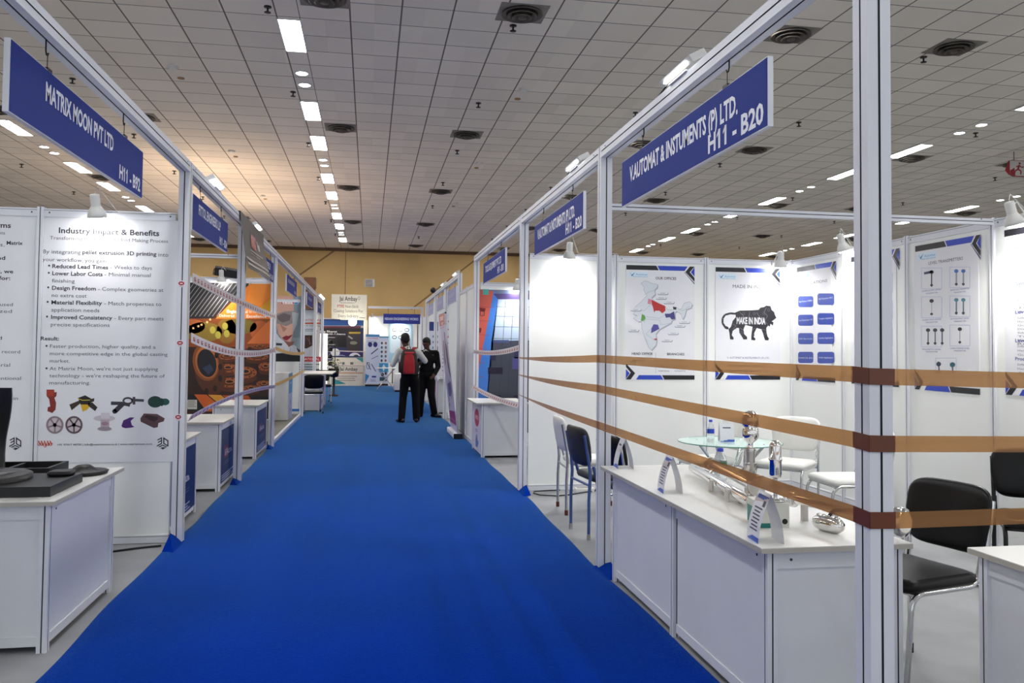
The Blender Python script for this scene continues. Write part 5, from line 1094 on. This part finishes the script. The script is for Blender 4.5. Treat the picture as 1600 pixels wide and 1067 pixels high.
s = Sheet(1.14, 1.04, [(190, 810), (390, 810), (390, 975), (190, 975)], CREAM, .002); s.rect(252, 835, 268, 850, '#6a6a6a').rect(305, 835, 325, 850, '#6a6a6a').text('Jai Ambay', 236, 886, 118, 20, '#2a2a2a', 2, .015).rect(208, 862, 230, 888, '#2a2a34').rect(190, 896, 390, 904, '#c89a7a').lines(220, 918, 366, 12, 3, 4, '#8a7a74').poly([(190, 930), (280, 965), (190, 970)], '#2f8f96').poly([(340, 810), (390, 810), (390, 838)], '#2f8f96')
pfront('front_graphic', s, t, (-1.35, 31.946, 1.06), (1, 0, 0))
for z, lb in ((1.3, 'upper'), (.78, 'lower')): tag(MB().tube([(-1.23, 31.02, z + .03), (-.8, 31.3, z + .012), (-.14, 31.9, z)], .018, 6).build('barrier_tape', mat('tape plain', '#d8c8c0', .4)), '%s pale barrier tape across the far lettered booth' % lb, 'tape')
t = thing('light_shelf', 'warm glowing display shelf with dark samples at the far end left', 'shelf', (-1.62, 31.2, .008))
MB().bx(-.16, .1, 0, .05, .1, 1.95).build('glow_panel', mat('warm glow panel', (1, .9, .7), var=0, emit=2.2), t)
for k in range(6): MB().bx(.02, .4, -.3, .04, .5 + k * .26, .52 + k * .26).build('shelf_board', WHITEP, t)
v = MB().bx(.38, .4, -.3, .04, 0, 1.95); v.build('shelf_side', BLACKP, t)
for k in range(5):
    q = thing('sample', '%s dark sample on the far glowing shelf, counted from the bottom' % ('first', 'second', 'third', 'fourth', 'fifth')[k], 'sample', (-1.40, 31.05, .008 + .52 + k * .26)); MB().lathe([(.06, 0), (.08, .03), (.08, .1), (.05, .14), (.02, .14)], n=14).build('sample_body', BLACKP, q); MB().lathe([(.03, .14), (.035, .15), (.01, .155)], n=12).build('sample_cap', CHROME, q)
def stand(label, x0, x1, y, h, art):
    t = thing('standee', label, 'banner', ((x0 + x1) / 2, y, .008)); w = x1 - x0
    MB().rbx(-w / 2, w / 2, -.08, .08, 0, .07, .02).build('base_cassette', BLACKP, t); s = Sheet(w, h - .1, [(0, 0), (100, 0), (100, 300), (0, 300)], ink('#c9d2e2')); art(s); pfront('banner_print', s, t, (x0, y - .01, h), (1, 0, 0)); MB().tube([(0, .03, .06), (0, .03, h - .02)], .01, 6).build('support_pole', STEEL, t)
def a1(s):
    s.rect(0, 0, 100, 16, '#4a86b8').text('COATINGS', 12, 30, 76, 10, '#b84a5a', 2, .01).lines(10, 40, 90, 6, 2, 2, '#4a4a5a').ell(32, 62, 16, 16, '#1f2a6c').ell(70, 62, 16, 16, '#1f2a6c').line([(40, 120), (90, 86)], 6, '#2a2a34').line([(44, 150), (92, 130)], 4, '#6a6a74').line([(10, 170), (40, 215)], 5, '#3a3a44').line([(44, 180), (76, 225)], 5, '#2a2a34').ring(20, 190, 12, 20, 4, '#5a5a6a').rect(48, 252, 80, 262, '#24307a').poly([(0, 240), (30, 250), (0, 300)], '#3a86b8').lines(36, 272, 90, 6, 3, 2, '#5a6a8a')
def a2(s):
    s.rect(0, 0, 100, 10, '#5a9ab8').rect(10, 28, 92, 170, '#d8e0ea', 1)
    for k in range(10): s.ell(28 + (k % 2) * 42, 44 + (k // 2) * 28, 11, 9, ('#4a4a58', '#8a5a5a', '#3a6a7a', '#6a6a74')[k % 4], 2)
    s.rect(0, 172, 100, 230, '#3f9ac4').poly([(50, 178), (70, 196), (50, 226), (34, 200)], '#d8e4ec', 2).ell(40, 246, 16, 12, '#2a2a34').ell(74, 238, 12, 10, '#3a3a44').rect(10, 262, 90, 286, '#2a4a5a')
stand('white and blue standee with two navy discs, right of the far pillar', -.13, .38, 31.6, 1.96, a1)
stand('second blue standee with rows of round pictures, far end', .38, .74, 32.3, 1.9, a2)
for i in range(3): panel(-.05 + i * 1.0, 34.0, .95 + i * 1.0, 34.0, ('far white panel behind the standees', 'far white panel with the light blue poster', 'far white panel beyond the men')[i], 2.75)
rail((-.06, YE_), (2.0, YE_), 'far white rail above the NISAAN sign', 3.0); post(2.0, YE_, 'far white post at the right end of the NISAAN sign', 3.04); 
t = thing('fascia_board', 'dark blue fascia board lettered NISAAN ENGINEERING WORKS at the far end', 'sign', (1.2, YE_, 2.38)); MB().bx(-.68, .72, -.02, .02, 0, .38).build('board', ink('#1f2f8f'), t)
s = Sheet(1.36, .34, [(0, 0), (100, 0), (100, 25), (0, 25)], ink('#1f2f8f'), .002); s.text('NISAAN ENGINEERING WORKS', 3, 16, 94, 7, '#d4dae8', 2, .02); pfront('lettered_face', s, t, (.53, YE_ - .023, 2.74), (1, 0, 0))
MB().tube([(-.5, 0, .38), (-.5, 0, .58)], .006, 6).tube([(.5, 0, .38), (.5, 0, .58)], .006, 6).build('hook', HOOK, t)
s = Sheet(.95, 1.6, [(0, 0), (100, 0), (100, 160), (0, 160)], ink('#9ec4d8')); s.rrect(6, 6, 94, 120, 6, '#cfe0ea')
for k in range(6): s.ring(24 + (k % 3) * 26, 26 + (k // 3) * 30, 9, 6, 3, '#4a5a64', 2)
s.rect(50, 60, 92, 118, '#8f8a86', 2)
s.build('poster', (.78, 33.98, 2.45), (1, 0, 0), None, 'light blue poster with ring pictures behind the man with the backpack', 'poster')
spot(1.2, 33.85, 2.72, (0, .3, -1), 'tiny spot lamp over the light blue far poster', SPOT_W); spot(.1, 33.85, 2.72, (0, .3, -1), 'tiny spot lamp over the far panel behind the standees', SPOT_W)
t = thing('folding_table', 'far folding table with crossed metal legs left of the white box counter', 'table', (.6, 29.6, .008)); MB().bx(-.35, .35, -.3, .3, .72, .75).build('table_top', WHITEP, t)
for k in (-1, 1): MB().tube([(-.3 * k, -.2, 0), (.3 * k, -.2, .72)], .014, 6).build('leg', STEEL, t); MB().tube([(-.3 * k, .2, 0), (.3 * k, .2, .72)], .014, 6).build('leg', STEEL, t)
t = thing('box_counter', 'white box counter behind the man with the backpack', 'counter', (1.13, 27.75, .008)); MB().rbx(-.3, .35, -.2, .3, .06, .6, .04).build('counter_body', WHITEP, t); MB().bx(-.27, .32, -.17, .27, 0, .06).build('plinth', BLACKP, t)
# boxes and lights on the far left frames
CARD = mat('brown cardboard', '#6f4a33', .8, var=.12)
for k, (x, y, z) in enumerate(((-1.6, 22.35, 2.47), (-1.61, 22.35, 2.755), (-1.59, 22.35, 3.04))):
    t = thing('cardboard_box', 'brown cardboard box on the far left booth top, %s of the stack' % ('lowest', 'middle', 'topmost')[k], 'box', (x, y + .45, z)); v = MB().bx(-.15, .15, -.2, .2, 0, .28); v.build('carton', CARD, t); MB().bx(-.151, .151, -.03, .03, 0.0, .281).build('parcel_strip', mat('parcel strip', '#5a3a26', .5), t)
for k, y in enumerate((23.4, 24.2, 24.9)): flood(XL - .02, y, HT, '%s of the far left flood lights beside the cardboard boxes' % ('nearest', 'middle', 'farthest')[k], 1, .6)
for k, (x, y) in enumerate(((-3.6, 19.5), (-3.4, 23.5))):  # added fixtures, put in to throw a warm tint on the ceiling
    t = thing('fill_uplight', '%s warm uplight added over the far left panels to tint the ceiling' % ('nearer', 'farther')[k], 'lamp', (x, y, 2.6)); MB().lathe([(.05, 0), (.09, .1), (.1, .14), (.085, .13)], n=16).build('lamp_housing', WHITEP, t)
    L = bpy.data.lights.new('lamp_glow', 'AREA'); L.energy = 52; L.shape = 'DISK'; L.size = .18; L.color = (1, .72, .5); lo = bpy.data.objects.new('lamp_glow', L); COL.objects.link(lo); lo.parent = t; lo.location = (0, 0, .16); lo.rotation_euler = (PI, 0, 0)
panel(-4.2, 19.5, -3.0, 19.5, 'far white panel under the nearer added warm uplight', 2.6); panel(-4.0, 23.5, -2.8, 23.5, 'far white panel under the farther added warm uplight', 2.6)
# plant
LEAF = mat('plant leaves', '#2f4a1e', .5, var=.35, scale=20); LEAF2 = mat('yellow leaves', '#8a7a20', .5, var=.2)
t = thing('potted_plant', 'potted plant with green and yellow leaves on a black stand, far left', 'plant', (-1.02, 25.2, .008)); MB().lathe([(.14, 0), (.14, .04), (.03, .06), (.03, .55), (.13, .58), (.16, .82), (.14, .82)], n=16).build('stand_pot', BLACKP, t)
rnd = random.Random(5); v = MB()
for k in range(150):
    a = rnd.uniform(0, 2 * PI); r = rnd.uniform(0, .28); z = .84 + rnd.uniform(-.12, .3) * (1 - r); c = Vector((r * math.cos(a), r * math.sin(a), z)); d = Vector((math.cos(a), math.sin(a), rnd.uniform(-.6, .8))).normalized() * .09; n = d.cross(Vector((0, 0, 1))).normalized() * .028
    v.add([c, c + d * .5 + n, c + d, c + d * .5 - n], [(0, 1, 2, 3)], int(rnd.random() < .3))
v.build('foliage', [LEAF, LEAF2], t)
# exit sign
t = thing('exit_sign', 'red and white running-man exit sign hanging at the right edge', 'sign', (12.75, 14.45, 5.02)); v = MB().prism([(-.2, .02), (-.28, .1), (-.2, .3), (.3, .3), (.3, -.02), (-.1, -.02)], (0, .06, 0), (0, 0, 0), (1, 0, 0), (0, 0, 1)); v.build('sign_body', ink('#8a1420'), t)
s = Sheet(.5, .3, [(0, 0), (50, 0), (50, 30), (0, 30)], ink('#b8b4b0'), .002); s.poly([(0, 20), (10, 14), (12, 30), (0, 30)], '#8a1420').ell(22, 5, 2.4, 2.4, '#8a1420', 2).line([(21, 8), (18, 17)], 4, '#8a1420', 2).line([(18, 17), (12, 20), (10, 26)], 3, '#8a1420', 2).line([(18, 17), (25, 20), (24, 27)], 3, '#8a1420', 2).line([(21, 9), (27, 13), (31, 11)], 2.4, '#8a1420', 2).line([(20, 10), (14, 12)], 2.4, '#8a1420', 2).rect(34, 0, 50, 30, '#3a1430', 2).rect(36, 6, 48, 18, '#1a2a70', 3)
pfront('pictogram', s, t, (12.53, 14.446, 5.31), (1, 0, 0)); MB().tube([(-.1, .03, .3), (-.1, .03, .48)], .008, 6).tube([(.2, .03, .3), (.2, .03, .48)], .008, 6).build('hanger', BLACKP, t)

# ---------------------------------------------------------------- people
def solid(name, chains, balls, voxel, m, parent, smooth=3):
    """one closed skin grown over tapered limbs (chains of (point, radius)) and ellipsoids (centre, radii)"""
    v = MB()
    for ch in chains:
        for (p, r), (q, s_) in zip(ch[:-1], ch[1:]):
            p, q = Vector(p), Vector(q); d = q - p; L_ = d.length
            v.lathe([(r * math.sin(a), -r * math.cos(a)) for a in (.01, .5, 1, 1.5)] + [(r, 0), (s_, L_)] + [(s_ * math.cos(a), L_ + s_ * math.sin(a)) for a in (.1, .6, 1.1, 1.55)], p, d, 12)
    for c, r in balls:
        r = (r, r, r) if not isinstance(r, tuple) else r; b = MB().ball((0, 0, 0), 1, 16); v.add([(c[0] + x * r[0], c[1] + y * r[1], c[2] + z * r[2]) for x, y, z in b.v], b.f, 0, True)
    o = fixn(v.build(name, m, parent)); md = o.modifiers.new('skin', 'REMESH'); md.mode = 'VOXEL'; md.voxel_size = voxel; md.use_smooth_shade = True
    me = bpy.data.meshes.new_from_object(o.evaluated_get(bpy.context.evaluated_depsgraph_get())); o.modifiers.clear(); o.data = me; me.name = name
    bm = bmesh.new(); bm.from_mesh(me)
    for _ in range(smooth): bmesh.ops.smooth_vert(bm, verts=bm.verts, factor=.5, use_axis_x=True, use_axis_y=True, use_axis_z=True)
    bm.to_mesh(me); bm.free()
    for p in me.polygons: p.use_smooth = True
    return o
SKIN = mat('brown skin', '#4a2c20', .5, var=.08); HAIR = mat('black hair', '#060505', .65, var=.2)
def hand(w, f, side, n):                                   # palm and five bent fingers; w wrist, f pointing dir, n palm normal
    w, f, n = Vector(w), Vector(f).normalized(), Vector(n); s_ = f.cross(n).normalized() * side; C = [[(w, .026), (w + f * .04, .03), (w + f * .085, .03)]]
    C += [[(w + f * .03 - s_ * .02, .024), (w + f * .085 - s_ * .022, .018)], [(w + f * .03 + s_ * .02, .024), (w + f * .085 + s_ * .022, .018)]]
    for k, L_ in enumerate((.062, .072, .067, .05)):
        b = w + f * .085 + s_ * (-.032 + k * .021); C.append([(b, .0095), (b + f * L_ * .5 + n * .008, .009), (b + f * L_ * .85 + n * .03, .0075)])
    b = w + f * .03 - s_ * .03; C.append([(b, .012), (b + f * .025 - s_ * .025, .0105), (b + f * .055 - s_ * .03 + n * .012, .0085)]); return C
def head(c, look, R=.1):
    c = Vector(c); l = Vector(look).normalized(); u = Vector((0, 0, 1)); u = (u - l * u.dot(l)).normalized(); r = l.cross(u); B = []
    ell = lambda o, a: (tuple(c + l * o[0] + r * o[1] + u * o[2]), a)
    B = [(tuple(c), (.078, .092, .108)), ell((.03, 0, -.055), (.058, .06, .065)), ell((.062, 0, -.085), (.03, .03, .026)), ell((.102, 0, -.018), (.014, .016, .024)), ell((.088, 0, .03), (.03, .05, .018)), ell((.086, 0, -.052), (.018, .026, .009)), ell((.084, 0, -.066), (.018, .024, .009))]
    for s_ in (-1, 1): B += [ell((-.005, s_ * .08, -.012), (.018, .014, .03)), ell((.078, s_ * .032, .008), (.012, .014, .009))]
    return B, l, r, u
def person(label, loc, rz, J, look, cloth, trous, shirt_extra=None, shoe='#101012', hands=True, toes=(0, 0)):
    t = thing('person', label, 'person', (*loc, .007), rz)
    P = {k: Vector(v) for k, v in J.items()}
    B, l, r, u = head(P['head'], look)
    body = [[(P['pelvis'], .12), (P['waist'], .115), (P['chest'], .13), (P['neck'], .06), (P['head'] - u * .05, .055)]]
    for s_ in 'LR': body += [[(P['chest'] + (P['sh' + s_] - P['chest']) * .4, .08), (P['sh' + s_], .058), (P['el' + s_], .042), (P['wr' + s_], .027)], [(P['pelvis'], .1), (P['hip' + s_], .085), (P['kn' + s_], .056), (P['an' + s_], .038)]]
    for s_, sd in (('L', 1), ('R', -1)): body += hand(P['wr' + s_], P['hd' + s_], sd, P['pn' + s_])
    for s_, a in zip('LR', toes): body += [[(P['an' + s_], .036), (P['an' + s_] + Vector((math.sin(a) * .12, math.cos(a) * .12, -.045)), .03)]]
    solid('body', body, B, .0085, SKIN, t, 2)
    top = [[(P['pelvis'] + Vector((0, 0, .11)), .142), (P['waist'], .138), (P['chest'], .155), (P['chest'] + Vector((0, 0, .09)), .12)], [(P['shL'], .072), (P['shR'], .072)], [(P['pelvis'] + Vector((-.06, 0, .1)), .105), (P['pelvis'] + Vector((.06, 0, .1)), .105)], [(P['chest'] + Vector((-.07, 0, -.02)), .12), (P['chest'] + Vector((.07, 0, -.02)), .12)], [(P['neck'] - Vector((0, 0, .05)), .075), (P['neck'] + Vector((0, 0, .005)), .062)]]
    for s_ in 'LR': top += [[(P['sh' + s_], .074), (P['el' + s_], .056), (P['el' + s_].lerp(P['wr' + s_], .92), .042)]]
    solid('shirt' if cloth[1] == 's' else 'jacket', top, [], .012, cloth[0], t)
    leg = [[(P['pelvis'] + Vector((-.05, 0, .0)), .125), (P['pelvis'] + Vector((.05, 0, .0)), .125)]]
    for s_ in 'LR': leg += [[(P['pelvis'], .12), (P['hip' + s_] - Vector((0, 0, .06)), .103), (P['kn' + s_], .078), (P['an' + s_] + Vector((0, 0, .0)), .07)]]
    solid('trousers', leg, [], .013, trous, t)
    for s_, a in zip('LR', toes):
        q = P['an' + s_]; f = Vector((math.sin(a), math.cos(a), 0)); q0 = Vector((q.x, q.y, .045)); solid('shoe', [[(q0 - f * .06, .042), (q0 + f * .05, .044), (q0 + f * .15 - Vector((0, 0, .008)), .034)], [(q0 - f * .06 - Vector((0, 0, .01)), .032), (q0 + f * .16 - Vector((0, 0, .012)), .03)]], [], .011, mat('shoe ' + shoe, shoe, .35), t)
    hb = P['head'] + u * .028 - l * .022; hc = [(tuple(hb), (.088, .098, .1)), (tuple(hb - l * .03 - u * .05), (.07, .07, .07)), (tuple(hb + u * .035 + l * .025), (.075, .085, .065))]
    solid('hair', [], hc, .009, HAIR, t)
    return t, P
WSHIRT = mat('white shirt', '#cfd2cc', .7, var=.05, bump=.2, bscale=15); TROU = mat('black trousers', '#060608', .75, var=.2, spec=.2); JACK = mat('black jacket', '#080607', .7, var=.2, spec=.2)
J1 = dict(pelvis=(0, 0, .93), waist=(-.02, 0, 1.08), chest=(-.04, .01, 1.27), neck=(-.07, .03, 1.46), head=(-.10, .06, 1.625), shL=(-.21, 0, 1.385), shR=(.15, 0, 1.375), elL=(-.33, .02, 1.13), elR=(.30, .1, 1.2), wrL=(-.3, .23, 1.19), wrR=(.33, .34, 1.2), hdL=(.2, 1, .4), hdR=(.2, 1, .2), pnL=(1, 0, 0), pnR=(-1, 0, 0), hipL=(-.09, 0, .88), hipR=(.09, 0, .88), knL=(-.12, .03, .49), knR=(.12, .03, .49), anL=(-.15, -.02, .075), anR=(.14, .0, .075))
person('person in white shirt and black trousers seen from behind, wearing a red backpack', (.79, 16.3), 0, J1, (-.35, 1, -.15), (WSHIRT, 's'), TROU, toes=(-.5, .1))
J2 = dict(pelvis=(0, 0, .9), waist=(0, .0, 1.05), chest=(0, .01, 1.24), neck=(0, .03, 1.42), head=(0, .08, 1.555), shL=(-.19, 0, 1.345), shR=(.19, 0, 1.345), elL=(-.24, -.02, 1.07), elR=(.24, .05, 1.07), wrL=(-.19, .14, .90), wrR=(.12, .26, 1.12), hdL=(.3, .8, -.5), hdR=(-.5, 1, .2), pnL=(1, 0, 0), pnR=(0, 0, 1), hipL=(-.09, 0, .86), hipR=(.09, 0, .86), knL=(-.11, .04, .47), knR=(.1, .05, .47), anL=(-.17, -.02, .075), anR=(.13, .03, .075))
t2, P2 = person('person in black jacket with white collar, looking down beside the man with the backpack', (1.2, 17.45), PI - .25, J2, (.25, 1, -.5), (JACK, 'j'), TROU, toes=(-1.1, .3))
v = MB()
for k in range(7): a = -1.2 + k * .4; v.obx((.07 * math.sin(a), .05 + .075 * math.cos(a) * .6, 1.36 + .03 * math.cos(a * 3)), (.026, 0, .01), (0, .008, 0), (.008, 0, .034))
v.build('collar_scarf', mat('white scarf', '#c8c8c4', .8, var=.1), t2)
ww = t2.matrix_basis @ P2['wrL']
t = thing('paper_bag', 'small crumpled white paper in the hand of the man in black', 'paper', (1.2 + .20, 17.45 - .23, .84)); rings = []
rnd = random.Random(9)
for k in range(6): rings.append([(.05 * math.cos(a * PI / 4) * (1 - abs(k - 2.5) * .2) + rnd.uniform(-.01, .01), .035 * math.sin(a * PI / 4) * (1 - abs(k - 2.5) * .2) + rnd.uniform(-.01, .01), -.06 + k * .024) for a in range(8)])
MB().loft(rings, 0, True, False).build('paper_sheet', PAPER, t)
# backpack
RB = mat('red backpack cloth', '#a31c24', .7, var=.12, bump=.2); GB = mat('dark grey backpack cloth', '#2e2624', .75, var=.2)
t = thing('backpack', 'red and dark grey backpack worn by the man in the white shirt', 'backpack', (.76, 16.3 - .24, .95))
def sec(z, w, d, yo): return [(w * math.copysign(abs(math.cos(a)) ** .55, math.cos(a)), yo + d * math.copysign(abs(math.sin(a)) ** .55, math.sin(a)), z) for a in [2 * PI * k / 20 for k in range(20)]]
MB().loft([sec(0, .13, .06, 0), sec(.03, .165, .09, 0), sec(.2, .17, .10, 0), sec(.36, .155, .085, .01), sec(.46, .12, .06, .03), sec(.49, .06, .03, .05)], 0).build('pack_body', GB, t)
MB().loft([sec(.02, .10, .04, -.085), sec(.06, .11, .05, -.085), sec(.25, .105, .045, -.085), sec(.36, .085, .035, -.065), sec(.40, .05, .02, -.05)], 0).build('front_pocket', RB, t)
for k in (-1, 1):
    MB().loft([sec(.04, .03, .05, .0), sec(.12, .036, .06, 0), sec(.22, .03, .05, 0)], 0).build('side_pocket', GB, t, (k * .165, 0, 0))
    v = MB(); S_ = [(k * .06, .07, .43), (k * .085, .10, .49), (k * .12, .2, .522), (k * .135, .3, .50), (k * .14, .38, .40), (k * .145, .4, .28), (k * .15, .3, .14), (k * .14, .1, .06)]
    for p, q in zip(S_[:-1], S_[1:]): v.obx((Vector(p) + Vector(q)) / 2, (.034, 0, 0), (Vector(q) - Vector(p)) * .54, Vector((1, 0, 0)).cross(Vector(q) - Vector(p)).normalized() * .007)
    v.build('shoulder_strap', RB, t)
MB().obx((0, -.115, .42), (.09, 0, 0), (0, .02, .012), (0, -.003, .006)).build('top_flap', RB, t); MB().tube([(-.03, .06, .47), (-.03, .06, .53), (.03, .06, .53), (.03, .06, .47)], .008, 6).build('grab_loop', GB, t)
